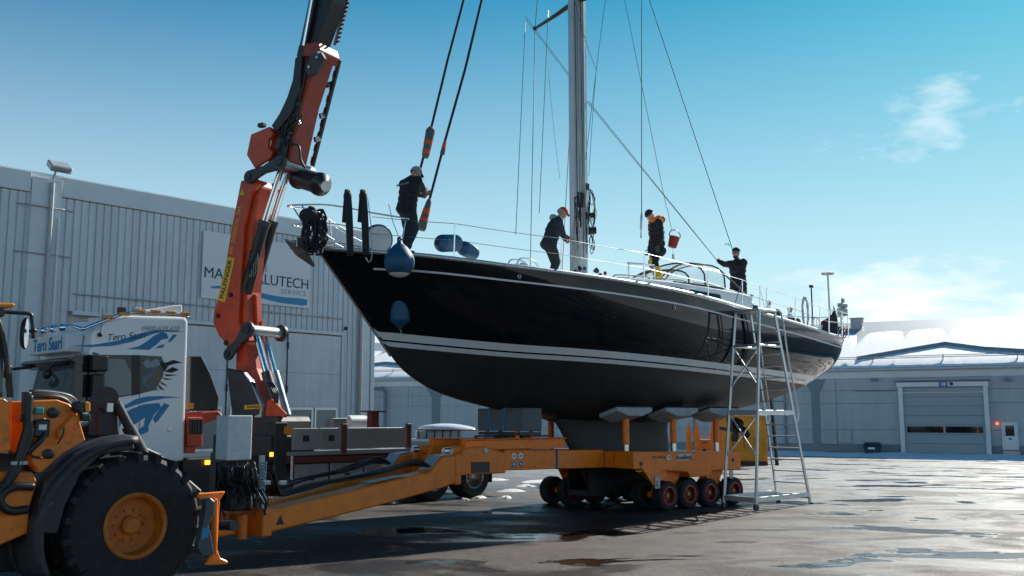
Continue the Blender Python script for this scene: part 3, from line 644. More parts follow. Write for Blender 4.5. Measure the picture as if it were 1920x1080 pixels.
# keel fin, rudder, propeller
kf = MB(); sec = []
for z, xa, xb, th in ((2.1, 5.75, 9.72, .34), (1.75, 6.05, 9.62, .30), (1.2, 6.42, 9.66, .30), (.7, 6.75, 9.68, .34), (.42, 6.9, 9.6, .40)):
    row = []
    for i in range(24):
        t = i / 24 * 2 * math.pi; c = .5 - .5 * math.cos(t); row.append((lerp(xa, xb, c), th / 2 * math.sin(t) * (1.25 - .6 * c), z))
    sec.append(row)
kf.grid(sec, close=True); kf.add(sec[-1], [tuple(range(24))]); kf.build('keel', 'antifoul', yacht, smooth=50)
ru = MB(); sec = []; ra = R(33)
for z, ch in ((2.62, .62), (1.9, .60), (1.2, .50), (.72, .38)):
    row = []
    for i in range(16):
        t = i / 16 * 2 * math.pi; c = .5 - .5 * math.cos(t); lx_, ly_ = (c - .25) * ch, .055 * math.sin(t) * (1.3 - .8 * c)
        row.append((13.85 + (2.62 - z) * .10 + lx_ * math.cos(ra) - ly_ * math.sin(ra), (lx_ * math.sin(ra) + ly_ * math.cos(ra)), z))
    sec.append(row)
ru.grid(sec, close=True); ru.add(sec[-1], [tuple(range(16))]); ru.build('rudder', 'black_paint', yacht, smooth=50)
m_ = MB(); m_.beam((12.0, 0, 2.25), (12.05, 0, 1.72), .05, .16, up=(1, 0, 0)); m_.cyl((11.5, 0, 1.74), (12.35, 0, 1.66), .045, 10); m_.build('shaft_strut', 'antifoul', yacht, smooth=True)
pr = MB()
for k in range(3):
    a = R(120 * k + 75); rows = []
    for i in range(7):
        r_ = .06 + .30 * i / 6; wd = .16 * math.sin(math.pi * (.15 + .83 * i / 6)) + .01; tw = R(60 - 30 * i / 6); rows.append([])
        for q in (-1, -.5, 0, .5, 1):
            tx = q * wd * math.sin(tw) * .6; tt = q * wd
            rows[-1].append((12.42 + tx, math.cos(a) * r_ - math.sin(a) * tt, 1.655 + math.sin(a) * r_ + math.cos(a) * tt))
    pr.grid(rows)
pr.lathe([(.0, -.02), (.055, 0), (.06, .12), (.035, .2), (0, .23)], (12.3, 0, 1.66), (1, 0, -.08), 12, cap=False)
pr.build('propeller', mat('bronze', (.05, .045, .03), .4, metal=.6, var=.2), yacht, smooth=True, solid=.012)
# through-hull fittings
for (px, py) in ((971, 519), (1263, 576)):
    x, z = on(YF, px, py, -2.0); y = -half(x, z) ; x, z = on(YF, px, py, y); y = -half(x, z)
    m_ = MB(); m_.tube([(x + .035 * math.cos(t * .785), y - .012, z + .035 * math.sin(t * .785)) for t in range(8)], .012, 6, closed=True); m_.build('skin_fitting', 'chrome', yacht, smooth=True)
# ---------------- stanchions and lifelines
STN = [2.05, 4.2, 6.35, 8.55, 10.1, 11.0, 11.35, 13.05, 14.8]
def edge(s_, sg, inset=.06, dz=0.0): return Vector((s_, sg * (ip(YB, s_) - inset), zd_(s_) + dz))
for sg in (-1, 1):
    for s_ in STN:
        p = edge(s_, sg); m_ = MB(); m_.cyl(p, p + Vector((0, sg * .03, .68)), .0135, 8); m_.cyl(p, p + Vector((0, 0, .06)), .03, 8); m_.build('stanchion', 'chrome', yacht, smooth=True)
    for h in (.67, .36):
        pts = [Vector((.75, sg * (ip(YB, .75) - .1), zd_(.75) + h))] + [edge(s_, sg, .06 - .03 * h / .68, h) for s_ in STN] + [edge(16.2, sg, .06, h)]
        full = []
        for a, b in zip(pts, pts[1:]): full += hang(a, b, .012, 4)[:-1]
        full.append(pts[-1]); m_ = MB(); m_.tube(full, .006, 5); m_.build('lifeline', 'steel', yacht, smooth=True)
    for s0, s1 in ((10.1, 9.72), (11.0, 11.3)):      # gate braces
        m_ = MB(); m_.cyl(edge(s0, sg, .05, .62), edge(s1, sg, .05, .02), .012, 6); m_.build('gate_brace', 'chrome', yacht, smooth=True)
# pulpit
def Y3(px, py, y): x, z = on(YF, px, py, y); return Vector((x, y, z))
def smoothpts(pts, k=6):
    pts = [Vector(p) for p in pts]; o_ = []
    for i in range(len(pts) - 1):
        p0 = pts[max(0, i - 1)]; p1 = pts[i]; p2 = pts[i + 1]; p3 = pts[min(len(pts) - 1, i + 2)]
        for j in range(k):
            t = j / k; o_.append(.5 * ((2 * p1) + (p2 - p0) * t + (2 * p0 - 5 * p1 + 4 * p2 - p3) * t * t + (3 * p1 - p0 - 3 * p2 + p3) * t ** 3))
    o_.append(pts[-1]); return o_
tpz = zd_(.3)
rail = [(1.35, -1.0, 4.98 + .70), (.75, -.66, 5.03 + .74), (.1, -.30, 5.12 + .76), (-.42, -.16, 5.12 + .72), (-.62, 0, 5.12 + .70), (-.42, .16, 5.12 + .72), (.1, .30, 5.12 + .76), (.75, .66, 5.03 + .74), (1.35, 1.0, 4.98 + .70)]
m_ = MB(); m_.tube(smoothpts(rail), .0165, 8); m_.build('pulpit_rail', 'chrome', yacht, smooth='all')
m_ = MB(); m_.tube(smoothpts([(x if x > -.3 else x + .1, y * .98, z - .34) for x, y, z in rail[1:-1]]), .013, 8); m_.build('pulpit_rail', 'chrome', yacht, smooth='all')
for sg in (-1, 1):
    for (a, b) in (((1.3, sg * .97, 5.66), (1.15, sg * 1.0, 5.0)), ((.55, sg * .55, 5.79), (.72, sg * .66, 5.05)), ((-.42, sg * .16, 5.83), (.10, sg * .10, 5.12))):
        m_ = MB(); m_.cyl(a, b, .015, 8); m_.build('pulpit_leg', 'chrome', yacht, smooth=True)
# stemhead platform, roller and anchor
m_ = MB(); m_.bx(-.45, .35, -.13, .13, 5.10, 5.16); m_.bx(-.5, -.1, -.14, -.12, 5.06, 5.24); m_.bx(-.5, -.1, .12, .14, 5.06, 5.24); m_.cyl((-.42, -.12, 5.16), (-.42, .12, 5.16), .05, 12); m_.build('stemhead_roller', 'steel', yacht, bevel=.006)
an = thing('anchor', 'galvanised plough anchor stowed on the bow roller of the yacht', 'anchor', tuple(YF @ Vector((-.42, 0, 5.14))), YAW)
m_ = MB(); m_.beam((.75, 0, .10), (-.18, 0, .03), .03, .07); m_.build('shank', 'galvanised', an, bevel=.006)
m_ = MB(); m_.add([(-.26, 0, .08), (.10, -.22, -.16), (.36, -.03, -.38), (.10, .22, -.16), (.02, 0, -.22), (.36, .03, -.38), (-.2, 0, .0)], [(0, 1, 4), (1, 2, 4), (0, 4, 3), (3, 4, 5), (4, 2, 5), (0, 6, 1), (0, 3, 6), (6, 4, 1), (6, 3, 4)]); m_.build('fluke', 'steel', an, solid=.02)
# furled dark hose bundle over the pulpit
bd = thing('rope_bundle', 'tangled bundle of black rope and hose hung over the bow pulpit', 'rope', tuple(YF @ Vector((-.3, -.15, 5.5))), YAW)
for k in range(11):
    cx, cz = rnd.uniform(-.10, .32), rnd.uniform(.02, .12); hh = rnd.uniform(.20, .42); ww = rnd.uniform(.05, .16); pts = []
    for i in range(18):
        t = i / 18 * 2 * math.pi; pts.append((cx + ww * math.cos(t) + .02 * rnd.random(), -.12 + rnd.uniform(-.08, .08), cz - .2 + hh * math.sin(t)))
    m_ = MB(); m_.tube(pts, rnd.uniform(.015, .028), 6, closed=True); m_.build('rope_coil', 'rope_dark', bd, smooth='all')
m_ = MB(); m_.ball((.0, -.1, .14), .2, 12, sc=(1.1, .7, .7)); m_.build('rope_knot', 'rope_dark', bd, smooth='all')
# dark lifting straps thrown over the rail
for j, (px, nm_) in enumerate(((648, 'forward'), (677, 'aft'))):
    x, z = on(YF, px, 366, -.72); st = thing('lifting_strap', ('black webbing strap over the bow rail, nearer the rope bundle', 'black webbing strap over the bow rail, nearer the round drum')[j], 'strap', tuple(YF @ Vector((x, -.74, z))), YAW, group='black straps over the bow rail')
    m_ = MB()
    for q in range(3): m_.tube(smoothpts([(.02 * q - .02, .05, -.5), (.015 * q, .03, .0), (.03 * q - .03, -.06, .03), (.035 * q - .05, -.14 - .015 * q, -.5), (.03 * q - .04, -.2 - .01 * q, -1.15)]), .028, 6)
    m_.build('webbing', 'rope_dark', st, smooth='all')
    m_ = MB(); m_.lathe([(.055, -.08), (.075, -.03), (.075, .03), (.05, .07)], (0, -.05, -.03), (0, 0, 1), 10); m_.build('strap_knot', 'rope_dark', st, smooth=True)
    if j: m_ = MB(); m_.tube(smoothpts([(.07, -.1, -.05), (.075, -.22, -.6), (.07, -.28, -1.15), (.0, -.29, -1.28), (-.06, -.28, -1.2)]), .009, 6); m_.build('tag_line', 'rope_white', st, smooth='all')
# round hatch drum on the foredeck
hx, hz = on(YF, 708, 452, -.55)
dr = thing('round_drum', 'round white faced drum with a blue rim standing on the foredeck', 'drum', tuple(YF @ Vector((hx, -.55, deckz(hx, -.55) - .02))), YAW)
m_ = MB(); m_.lathe([(.27, 0), (.285, .02), (.285, .10), (.27, .12)], (0, -.06, .27), (.15, 1, .12), 28); m_.build('drum_body', 'fender_blue', dr, smooth=30)
m_ = MB(); m_.lathe([(.0, -.012), (.24, -.012), (.25, 0)], (0, -.062, .27), (.15, 1, .12), 28, cap=False); m_.build('drum_face', 'white_plastic', dr, smooth=30)
# ---------------- fenders
def fender_round(loc, r, label):
    t = thing('ball_fender', label, 'fender', loc, YAW)
    pr_ = [(0.001, -r * 1.0)]
    MB().lathe([(r * math.sin(a), -r * math.cos(a)) for a in [R(d) for d in range(38, 121, 8)]] + [(r * .72, r * .75), (r * .42, r * 1.08), (r * .2, r * 1.25), (r * .15, r * 1.42), (.001, r * 1.42)], n=28, cap=False).build('body', 'fender_blue', t, smooth='all')
    MB().lathe([(.001, -r * 1.02)] + [(r * 1.004 * math.sin(R(d)), -r * 1.004 * math.cos(R(d))) for d in range(6, 43, 6)], n=28, cap=False).build('bottom_cap', 'white_plastic', t, smooth='all')
    m_ = MB(); m_.tube([(r * .12 * math.cos(q), 0, r * 1.5 + r * .12 * math.sin(q)) for q in [i * .7 for i in range(9)]], .022, 6, closed=True); m_.build('eye', 'black_paint', t, smooth='all')
    return t
def fender_cyl(loc, r, ln_, label, axis='Z'):
    t = thing('cylinder_fender', label, 'fender', loc, YAW)
    prof = [(.001, -ln_ / 2 - .03), (r * .35, -ln_ / 2 - .02)] + [(r * math.sin(R(a)) * .999, -ln_ / 2 + r * .8 * (1 - math.cos(R(a)))) for a in range(35, 91, 11)]
    prof = prof + [(a, -b) for a, b in prof[::-1]]
    o_ = MB(); o_.lathe(prof, n=24, cap=False) if axis == 'Z' else o_.lathe(prof, ax=axis, n=24, cap=False); o_.build('body', 'fender_blue', t, smooth='all')
    e_ = MB(); av = Vector((0, 0, 1)) if axis == 'Z' else Vector(axis).normalized()
    for sg in (-1, 1): e_.cyl(av * sg * (ln_ / 2 + .02), av * sg * (ln_ / 2 + .07), .03, 8)
    e_.build('end_eye', 'black_paint', t, smooth=True); return t
fx, fz = on(YF, 747, 492, -1.45); fb_ = fender_round(tuple(YF @ Vector((fx, -1.48, fz))), .275, 'round blue fender with a white bottom hanging from the bow lifeline')
m_ = MB(); m_.tube([(0, 0, .42), (0, .22, .75), (0, .38, 1.12)], .008, 5); m_.build('hanging_line', 'rope_white', fb_)
fx, fz = on(YF, 751, 573, -1.0); yy = -half(fx, fz) - .2; fx, fz = on(YF, 751, 573, yy); fc_ = fender_cyl(tuple(YF @ Vector((fx, yy, fz))), .185, .78, 'long blue fender hanging against the black hull below the round one')
m_ = MB(); m_.tube([(0, 0, .42), (0, -.02, .6), (0, .0, 1.3)], .008, 5); m_.build('hanging_line', 'rope_dark', fc_)
m_ = MB(); m_.tube([(0, 0, -.42), (.02, 0, -.5), (.03, 0, -.56)], .008, 5); m_.build('tail_line', 'rope_white', fc_)
fx, fz = on(YF, 841, 456, -.9); fender_cyl(tuple(YF @ Vector((fx, -.9, fz))), .17, .72, 'blue fender lying tilted on the foredeck, the nearer of two', (.9, .35, .16))
fx, fz = on(YF, 878, 470, -.5); fender_cyl(tuple(YF @ Vector((fx, -.5, fz))), .15, .6, 'blue fender lying flat on the foredeck, mostly behind the other', (.9, .4, -.1))
# ---------------- mast
MX = 6.7; MZ0 = 5.05
ms = MB(); rows = []
for z in (MZ0 - .2, 8, 12, 16, 20, 23.5):
    rows.append([(MX + .25 * math.cos(t), .145 * math.sin(t), z) for t in [2 * math.pi * i / 28 for i in range(28)]])
ms.grid(rows, close=True); mast = ms.build('mast', 'mast_alloy', yacht, smooth='all')
m_ = MB(); m_.bx(MX + .245, MX + .275, -.018, .018, MZ0 + .9, 23); m_.build('sail_track', 'black_paint', mast)
m_ = MB(); m_.lathe([(.38, 0), (.34, .10), (.275, .14), (.265, .34)], (MX, 0, MZ0 - .16), n=24); m_.build('mast_collar', 'dark_grey', mast, smooth=30)
spz = 11.78
for sg in (-1, 1):
    m_ = MB(); m_.tube([(MX, sg * .1, spz), (MX + .22, sg * 1.0, spz + .03), (MX + .42, sg * 1.95, spz + .06)], [.06, .05, .035], 8); m_.tube([(MX - .1, sg * .1, spz - .02), (MX + .40, sg * 1.9, spz + .04)], .02, 6); m_.ball((MX + .42, sg * 1.97, spz + .06), .06, 8); m_.build('spreader', 'dark_grey', mast, smooth=True)
def wire(nm_, pts, r, mm_, par=mast): m_ = MB(); m_.tube(pts, r, 5); return m_.build(nm_, mm_, par, smooth='all')
for sg in (-1, 1):
    ch = Vector((MX + .25, sg * (ip(YB, MX) - .35), deckz(MX, 2.0)))
    if sg == 1: wire('shroud', [(MX + .42, 1.97, spz), tuple(ch)], .010, 'wire')
    wire('shroud', [(MX, sg * .1, 22.5), (MX + .42, sg * 1.97, spz + .06)], .010, 'wire')
    if sg == 1: wire('shroud', [(MX + .1, sg * .12, spz - .2), (MX + .8, sg * 1.5, deckz(MX, 1.5))], .009, 'wire'); 
# internal and external halyards running down the mast
for k in range(9):
    yy = -.165 - .015 * (k % 3) * 1.0 + .05 * abs(k - 4) / 4; xx = MX - .26 + .045 * k
    wire('halyard', [(xx + .02, yy, 23), (xx, yy - .01, 12 + k * .3), (xx + rnd.uniform(-.03, .03), yy - .03, 7.0), (xx + rnd.uniform(-.05, .05), yy - .05, 5.6 + .1 * (k % 4))], .007 + .002 * (k % 2), ('rope_white', 'rope_dark', 'wire')[k % 3])
# coils of line hung on the mast
def coil(x, y, z, w_, h_, n_, mm_, nm_='rope_coil'):
    for k in range(n_):
        pts = []; a0 = rnd.random() * 6; ww = w_ * rnd.uniform(.6, 1.15); hh = h_ * rnd.uniform(.7, 1.15)
        for i in range(16):
            t = i / 16 * 2 * math.pi; pts.append((x + ww * math.cos(t), y + .04 * math.sin(t * 2 + a0) + rnd.uniform(-.02, .02), z + hh * math.sin(t) - hh))
        m_ = MB(); m_.tube(pts, .009, 5, closed=True); m_.build(nm_, mm_, mast, smooth='all')
coil(MX + .27, -.14, 7.25, .09, .42, 5, 'rope_dark'); coil(MX + .28, -.16, 6.9, .10, .30, 3, 'rope_white'); coil(MX - .27, -.2, 6.5, .08, .40, 5, 'rope_white'); coil(MX - .24, -.2, 7.0, .07, .5, 3, 'rope_dark'); coil(MX + .27, -.16, 6.2, .07, .22, 3, 'rope_dark'); coil(MX - .26, -.22, 5.9, .12, .25, 3, 'rope_white')
# mast winches
for (dx, zz, r_) in ((.22, 6.62, .10), (.26, 6.27, .115)):
    m_ = MB(); m_.lathe([(r_ * .9, 0), (r_ * .95, .03), (r_ * .62, .06), (r_ * .6, .13), (r_ * .8, .16), (r_ * .8, .18), (r_ * .3, .185), (.001, .2)], (MX + dx * .75, -.11, zz), (.75, -.75, .0), 20); wo = m_.build('winch', 'black_paint', mast, smooth=30)
    m_ = MB(); m_.lathe([(r_ * .55, 0), (r_ * .6, .012), (.001, .014)], (MX + dx * .75 + .75 * .18 * .94, -.11 - .75 * .18 * .94, zz), (.75, -.75, 0), 18); m_.build('winch_top', 'chrome', mast, smooth=30)
m_ = MB(); m_.box((MX - .05, -.14, 6.95), (.20, .06, .35)); m_.box((MX + .18, -.12, 7.3), (.08, .06, .16)); m_.box((MX - .1, -.15, 6.5), (.06, .06, .4)); m_.build('cleat_block', 'black_paint', mast, bevel=.01)
# blocks and lines heaped at the mast foot
for k in range(9):
    m_ = MB(); m_.ball((MX + rnd.uniform(-.45, .35), -.35 + rnd.uniform(-.15, .12), roofh(MX) + rnd.uniform(.03, .22)), rnd.uniform(.04, .075), 8, sc=(1, .7, 1)); m_.build('turning_block', ('black_paint', 'black_paint', 'red_plastic', 'fender_blue')[k % 4], yacht, smooth=True)
# loose stays and halyards (far end up the mast)
def W(px, py, y): x, z = on(YF, px, py, y); return (x, y, z)
def line2(nm_, a, b, r, mm_, sag=0.0, par=mast): return wire(nm_, hang(a, b, sag, 14), r, mm_, par)
line2('stay', W(1203, -40, -2.1), W(1203, 402, -2.1), .010, 'wire')
m_ = MB(); m_.tube([W(1203, 398, -2.1), W(1203, 405, -2.1), W(1202, 428, -2.1), W(1202, 432, -2.1), W(1202, 446, -2.1)], [.012, .026, .026, .012, .02], 8); m_.build('turnbuckle', 'steel', mast, smooth=True)
line2('halyard', W(1165, -30, -.6), W(1250, 392, -.4), .007, 'wire'); line2('halyard', W(1138, -20, -.4), W(1098, 300, -.25), .007, 'wire', -.1); line2('halyard', W(1075, -10, -.3), W(1118, 130, -.3), .006, 'rope_dark', .15); line2('halyard', W(1118, 130, -.3), W(1104, 330, -.2), .006, 'rope_dark', -.1)
line2('halyard', W(1028, 20, 1.0), W(1011, 400, .9), .009, 'wire'); line2('halyard', W(1028, 130, .6), W(1050, 335, .3), .004, 'rope_dark', .2)
line2('halyard', W(985, 35, 1.9), W(1066, 142, .15), .006, 'rope_dark'); line2('halyard', W(985, 30, 1.9), W(1066, 138, .15), .006, 'rope_dark')
line2('topping_lift', W(1100, 190, -.1), tuple(YF.inverted() @ at(1344, 488, 26.05)), .007, 'rope_dark'); line2('topping_lift', W(1103, 189, -.1), tuple(YF.inverted() @ at(1346, 490, 26.05)), .007, 'rope_dark')
line2('backstay_line', W(1216, -5, .1), tuple(YF.inverted() @ at(1383, 496, 25.5)), .010, 'rope_dark')
m_ = MB(); m_.tube([W(1359, 458, -.5), W(1366, 457, -.5), W(1368, 461, -.5)], .012, 6); m_.build('rope_knot', 'rope_dark', mast)
line2('staysail_stay', W(985, 40, 1.4), W(967, 440, 1.0), .009, 'wire')
# dorade guards, hatches, handrails, sprayhood
def hoop(pts, r, mm_='chrome', nm_='guard_rail'): m_ = MB(); m_.tube(smoothpts(pts), r, 8); return m_.build(nm_, mm_, yacht, smooth='all')
dz_ = lambda s_, y: deckz(s_, y)
for y in (-.55, -.85): hoop([(4.15, y, dz_(4.15, y)), (4.18, y, dz_(4.2, y) + .33), (4.6, y, dz_(4.6, y) + .34), (4.85, y, dz_(4.85, y))], .016)
for y in (-.62, -.8):
    m_ = MB(); m_.lathe([(.02, 0), (.075, .02), (.10, .06), (.10, .15), (.04, .2), (.001, .2)], (4.42, y, dz_(4.4, y) + .16), (-1, 0, .2), 16); m_.tube([(4.38, y, dz_(4.4, y)), (4.4, y, dz_(4.4, y) + .12), (4.33, y, dz_(4.4, y) + .19)], .06, 10); m_.build('vent_cowl', 'gelcoat', yacht, smooth=True)
hoop([(7.55, -.75, roofh(7.5) - .08), (7.55, -.75, roofh(7.5) + .28), (7.62, -.72, roofh(7.5) + .33), (8.35, -.72, roofh(8.3) + .33), (8.42, -.75, roofh(8.3) + .28), (8.42, -.75, roofh(8.3) - .05)], .022)
for s_ in (6.9, 8.2, 9.6): hoop([(s_, -.95, roofh(s_) - .08), (s_ + .03, -.95, roofh(s_) + .0), (s_ + 1.0, -.98, roofh(s_ + 1) + .0), (s_ + 1.03, -.98, roofh(s_ + 1) - .08)], .013, 'teak', 'grab_rail')
MB().box((5.5, 0, roofh(5.5) + .02), (.6, .6, .06)).build('deck_hatch', 'dark_glass', yacht, bevel=.02)
# sprayhood: hoops, dark binding and clear panels
hood = []
hs = [(8.75, .02, 1.05), (9.3, .42, 1.05), (9.9, .66, 1.05), (10.7, .70, 1.02)]
hrows = []
for (s_, h, b) in hs:
    z0 = roofh(9.6) - .06; hrows.append([(s_ + .0 * j, b * math.cos(math.pi * j / 14) * -1, z0 + h * (max(0.0, math.sin(math.pi * j / 14)) ** .55)) for j in range(15)])
for i in range(3):
    for (j0, j1) in ((0, 5), (5, 10), (10, 14)):
        m_ = MB(); m_.grid([r_[j0:j1 + 1] for r_ in hrows[i:i + 2]]); m_.build('hood_panel', 'clear_sheet' if i < 2 else 'canvas_light', yacht, smooth='all') if i < 2 else None
mat('canvas_light', (.30, .36, .40), .7, var=.1)
m_ = MB(); m_.grid(hrows[2:4]); m_.build('hood_canopy', 'clear_sheet', yacht, smooth='all')
for r_ in (hrows[1], hrows[2], hrows[3]): m_ = MB(); m_.tube(r_, .022, 7); m_.build('hood_binding', 'canvas', yacht, smooth='all')
for j in (0, 5, 10, 14): m_ = MB(); m_.tube(smoothpts([r_[j] for r_ in hrows], 4), .020, 6); m_.build('hood_binding', 'canvas', yacht, smooth='all')
m_ = MB(); m_.cyl(hrows[3][2], (11.55, -1.0, roofh(11.4) - .1), .022, 6); m_.build('hood_strap', 'canvas', yacht)
# winches and cockpit gear
def winch(x, y, z, r_):
    m_ = MB(); m_.lathe([(r_ * 1.3, -.14), (r_ * 1.3, 0), (r_, .02), (r_ * .98, .06), (r_ * .68, .09), (r_ * .66, .19), (r_ * .85, .23), (r_ * .9, .26), (r_ * .5, .28), (.001, .28)], (x, y, z), n=20); m_.build('winch', 'chrome', yacht, smooth=30)
    m_ = MB(); m_.lathe([(r_ * 1.75, -.14), (r_ * 1.7, .0)], (x, y, z - .012), n=20); m_.build('winch_base', 'black_paint', yacht, smooth=30)
for (x, y, r_) in ((11.9, -.85, .12), (12.75, -.82, .085), (13.75, -.78, .09), (11.9, .85, .12), (13.6, .8, .1)): winch(x, y, deckz(x, .8) + .32 - .05 * (x - 11.6), r_)
m_ = MB(); m_.ball((13.15, -.72, deckz(13.1, .7) + .26), .13, 10, sc=(2.3, .9, .7)); m_.build('folded_cover', 'rope_dark', yacht, smooth='all')
m_ = MB(); m_.ball((14.2, -.6, deckz(14, .6) + .16), .14, 10, sc=(1.8, .9, .8)); m_.build('folded_cover', 'fender_blue', yacht, smooth='all')
for k in range(10):
    pts = []; a0 = rnd.random() * 6; r_ = rnd.uniform(.12, .2)
    for i in range(14): t = i / 14 * 6.283; pts.append((8.65 + r_ * 1.6 * math.cos(t + a0), -1.55 + r_ * .5 * math.sin(t), deckz(8.6, 1.5) + .03 + .015 * k + .1 * abs(math.sin(t * .5)) * (k % 2)))
    m_ = MB(); m_.tube(pts, .012, 5, closed=True); m_.build('deck_line', 'rope_blue' if k % 3 else 'rope_white', yacht, smooth='all')
hoop([(6.6, -1.55, deckz(6.6, 1.5) + .05), (7.2, -1.6, deckz(7.2, 1.6) + .08), (8.1, -1.55, deckz(8.1, 1.5) + .06), (8.6, -1.5, deckz(8.6, 1.5) + .05)], .022, 'rope_blue', 'deck_line')
hoop([(5.9, -1.5, deckz(5.9, 1.5) + .03), (6.8, -1.62, deckz(6.8, 1.6) + .02), (7.9, -1.6, deckz(7.9, 1.6) + .03)], .012, 'rope_white', 'deck_line')
# stern gear: pushpit, antenna poles, rope hank, dark cover
pp = [(15.3, -.98, 4.30 + .66), (16.2, -.82, 4.29 + .68), (17.0, -.52, 4.28 + .68), (17.25, 0, 4.28 + .68), (17.0, .52, 4.28 + .68), (16.2, .82, 4.29 + .68), (15.3, .98, 4.30 + .66)]
for dz2 in (0, -.33): m_ = MB(); m_.tube(smoothpts([(a, b, c + dz2) for a, b, c in pp]), .016, 8); m_.build('pushpit_rail', 'chrome', yacht, smooth='all')
for a, b, c in (pp[0], pp[1], pp[2], pp[4], pp[5], pp[6]): m_ = MB(); m_.cyl((a, b, c), (a, b * .97, 4.28), .015, 8); m_.build('pushpit_leg', 'chrome', yacht, smooth=True)
m_ = MB(); a_ = W(1552, 516, -.3); m_.cyl((16.35, -.35, 4.3), a_, .028, 8); m_.lathe([(.03, 0), (.17, .02), (.19, .06), (.05, .1), (.001, .1)], a_, n=16); m_.build('antenna_mast', 'aluminium', yacht, smooth=35)
m_ = MB(); b_ = W(1521, 537, -.5); m_.tube([(15.1, -.55, 4.4), (15.15, -.55, 4.9), b_], .02, 7); m_.box(b_, (.13, .06, .07)); m_.build('boat_hook', 'dark_grey', yacht, smooth=True)
for k in range(8):
    pts = []; r_ = rnd.uniform(.10, .16)
    for i in range(14): t = i / 14 * 6.283; pts.append((14.55 + r_ * math.cos(t), -.72 + rnd.uniform(-.02, .02), 4.85 + rnd.uniform(.38, .44) * math.sin(t)))
    m_ = MB(); m_.tube(pts, .014, 5, closed=True); m_.build('rope_hank', 'rope_white', yacht, smooth='all')
m_ = MB(); m_.tube([(15.05 + .2 * math.cos(i * .5), -.7 - .02 * i / 6, 4.55 + .2 * math.sin(i * .5)) for i in range(26)], .012, 6); m_.build('rope_hank', 'rope_white', yacht, smooth='all')
m_ = MB(); m_.grid([[(15.6 + .55 * u_ + .10 * math.sin(v_ * 3), -.55 + .12 * math.sin(u_ * 5 + v_), 4.32 + (.2 + .62 * u_) * v_ + .03 * math.sin(u_ * 9)) for u_ in [i / 8 for i in range(9)]] for v_ in [i / 6 for i in range(7)]]); m_.build('rail_dodger', 'canvas', yacht, smooth='all', solid=.03)
m_ = MB(); m_.box((17.0, -.35, 5.06), (.22, .22, .22)); m_.box((17.02, -.35, 5.25), (.3, .16, .12)); m_.cyl((17.05, -.35, 5.3), (17.05, -.35, 5.46), .05, 10); m_.build('stern_light_box', 'galvanised', yacht, bevel=.01)
m_ = MB(); m_.cyl((16.95, -.35, 4.28), (16.95, -.35, 5.1), .045, 8); m_.cyl((17.2, -.2, 4.2), (17.2, -.2, 5.0), .035, 8); m_.build('stern_post', 'aluminium', yacht, smooth=True)
m_ = MB(); m_.ball((17.12, -.42, 4.52), .06, 10, sc=(.8, 1, 1.3)); m_.build('stern_buoy', 'red_plastic', yacht, smooth='all')
m_ = MB()
for k in range(4): m_.tube([(16.3 + .28 * k + .1 * math.cos(q * .8), -.6 + .1 * k, 4.45 + .14 * math.sin(q * .8)) for q in range(8)], .016, 5, closed=True)
m_.build('mooring_coil', 'rope_dark', yacht, smooth='all')
# ================================================================== boat trailer
mat('amber_hub', (.55, .20, .02), .45, var=.15)
def disc(m, c, ax, r, th, n=20): return m.lathe([(r, 0), (r, th)], c, ax, n)
def make_wheel(parent, loc, r, wd, ax, rim_mat, hub_mat, ring_mat=None, lugs=0, rr=.55, name='wheel', dish=.35):
    """one wheel: empty-free, tyre is the part, rim and hub are sub-parts; ax points to the outside"""
    ax = Vector(ax).normalized(); c = Vector(loc)
    t = MB(); h = wd / 2; ri = r * rr
    t.lathe([(ri, -h * .9), (r * .72, -h), (r * .93, -h * .96), (r, -h * .72), (r, h * .72), (r * .93, h * .96), (r * .8, h * 1.0), (r * .72, h), (ri, h * .9)], c, ax, 36, cap=False)
    if lugs:
        u = ax.cross(Vector((0, 0, 1))).normalized(); v = ax.cross(u)
        for k in range(lugs):
            for sg in (-1, 1):
                a = 2 * math.pi * (k + (.5 if sg > 0 else 0)) / lugs; d0 = u * math.cos(a) + v * math.sin(a); a2 = a + sg * .5 * 2 * math.pi / lugs * .9; d1 = u * math.cos(a2) + v * math.sin(a2)
                t.beam(c + d0 * r * .985 + ax * sg * h * .97, c + d1 * r * .995 + ax * sg * h * .05, r * .085, r * .11, up=tuple(d0))
                t.beam(c + d0 * r * .88 + ax * sg * h * .965, c + d0 * r * 1.02 + ax * sg * h * .965, r * .085, h * .16, up=tuple(ax))
    ty = t.build(name, 'rubber', parent, smooth=30)
    m_ = MB(); m_.lathe([(ri * 1.03, h * .92), (ri * .98, h * .98), (ri * .90, h * .9), (ri * .86, h * dish), (ri * .55, h * (dish - .05)), (ri * .3, h * (dish + .02)), (.001, h * (dish + .02))], c, ax, 32, cap=False); m_.build('rim', rim_mat, ty, smooth=30)
    if ring_mat: m_ = MB(); m_.lathe([(ri * 1.16, h * .93), (ri * 1.16, h * 1.0), (ri * 1.02, h * 1.01), (ri * 1.0, h * .9)], c, ax, 32, cap=False); m_.build('rim_ring', ring_mat, ty, smooth=30)
    m_ = MB(); m_.lathe([(ri * .30, h * dish), (ri * .30, h * (dish + .28)), (ri * .22, h * (dish + .36)), (.001, h * (dish + .38))], c, ax, 16, cap=False)
    u = ax.cross(Vector((0, 0, 1))).normalized(); v = ax.cross(u)
    for k in range(10):
        a = k * .6283; p = c + (u * math.cos(a) + v * math.sin(a)) * ri * .48 + ax * h * (dish - .03); m_.cyl(p, p + ax * h * .12, ri * .045, 6)
    m_.build('hub', hub_mat, ty, smooth=30); return ty
trl = thing('boat_trailer', 'orange hydraulic boat trailer with rows of small wheels carrying the yacht', 'trailer', tuple(BOW), YAW)
TF = frame(trl); OP = 'orange_paint'
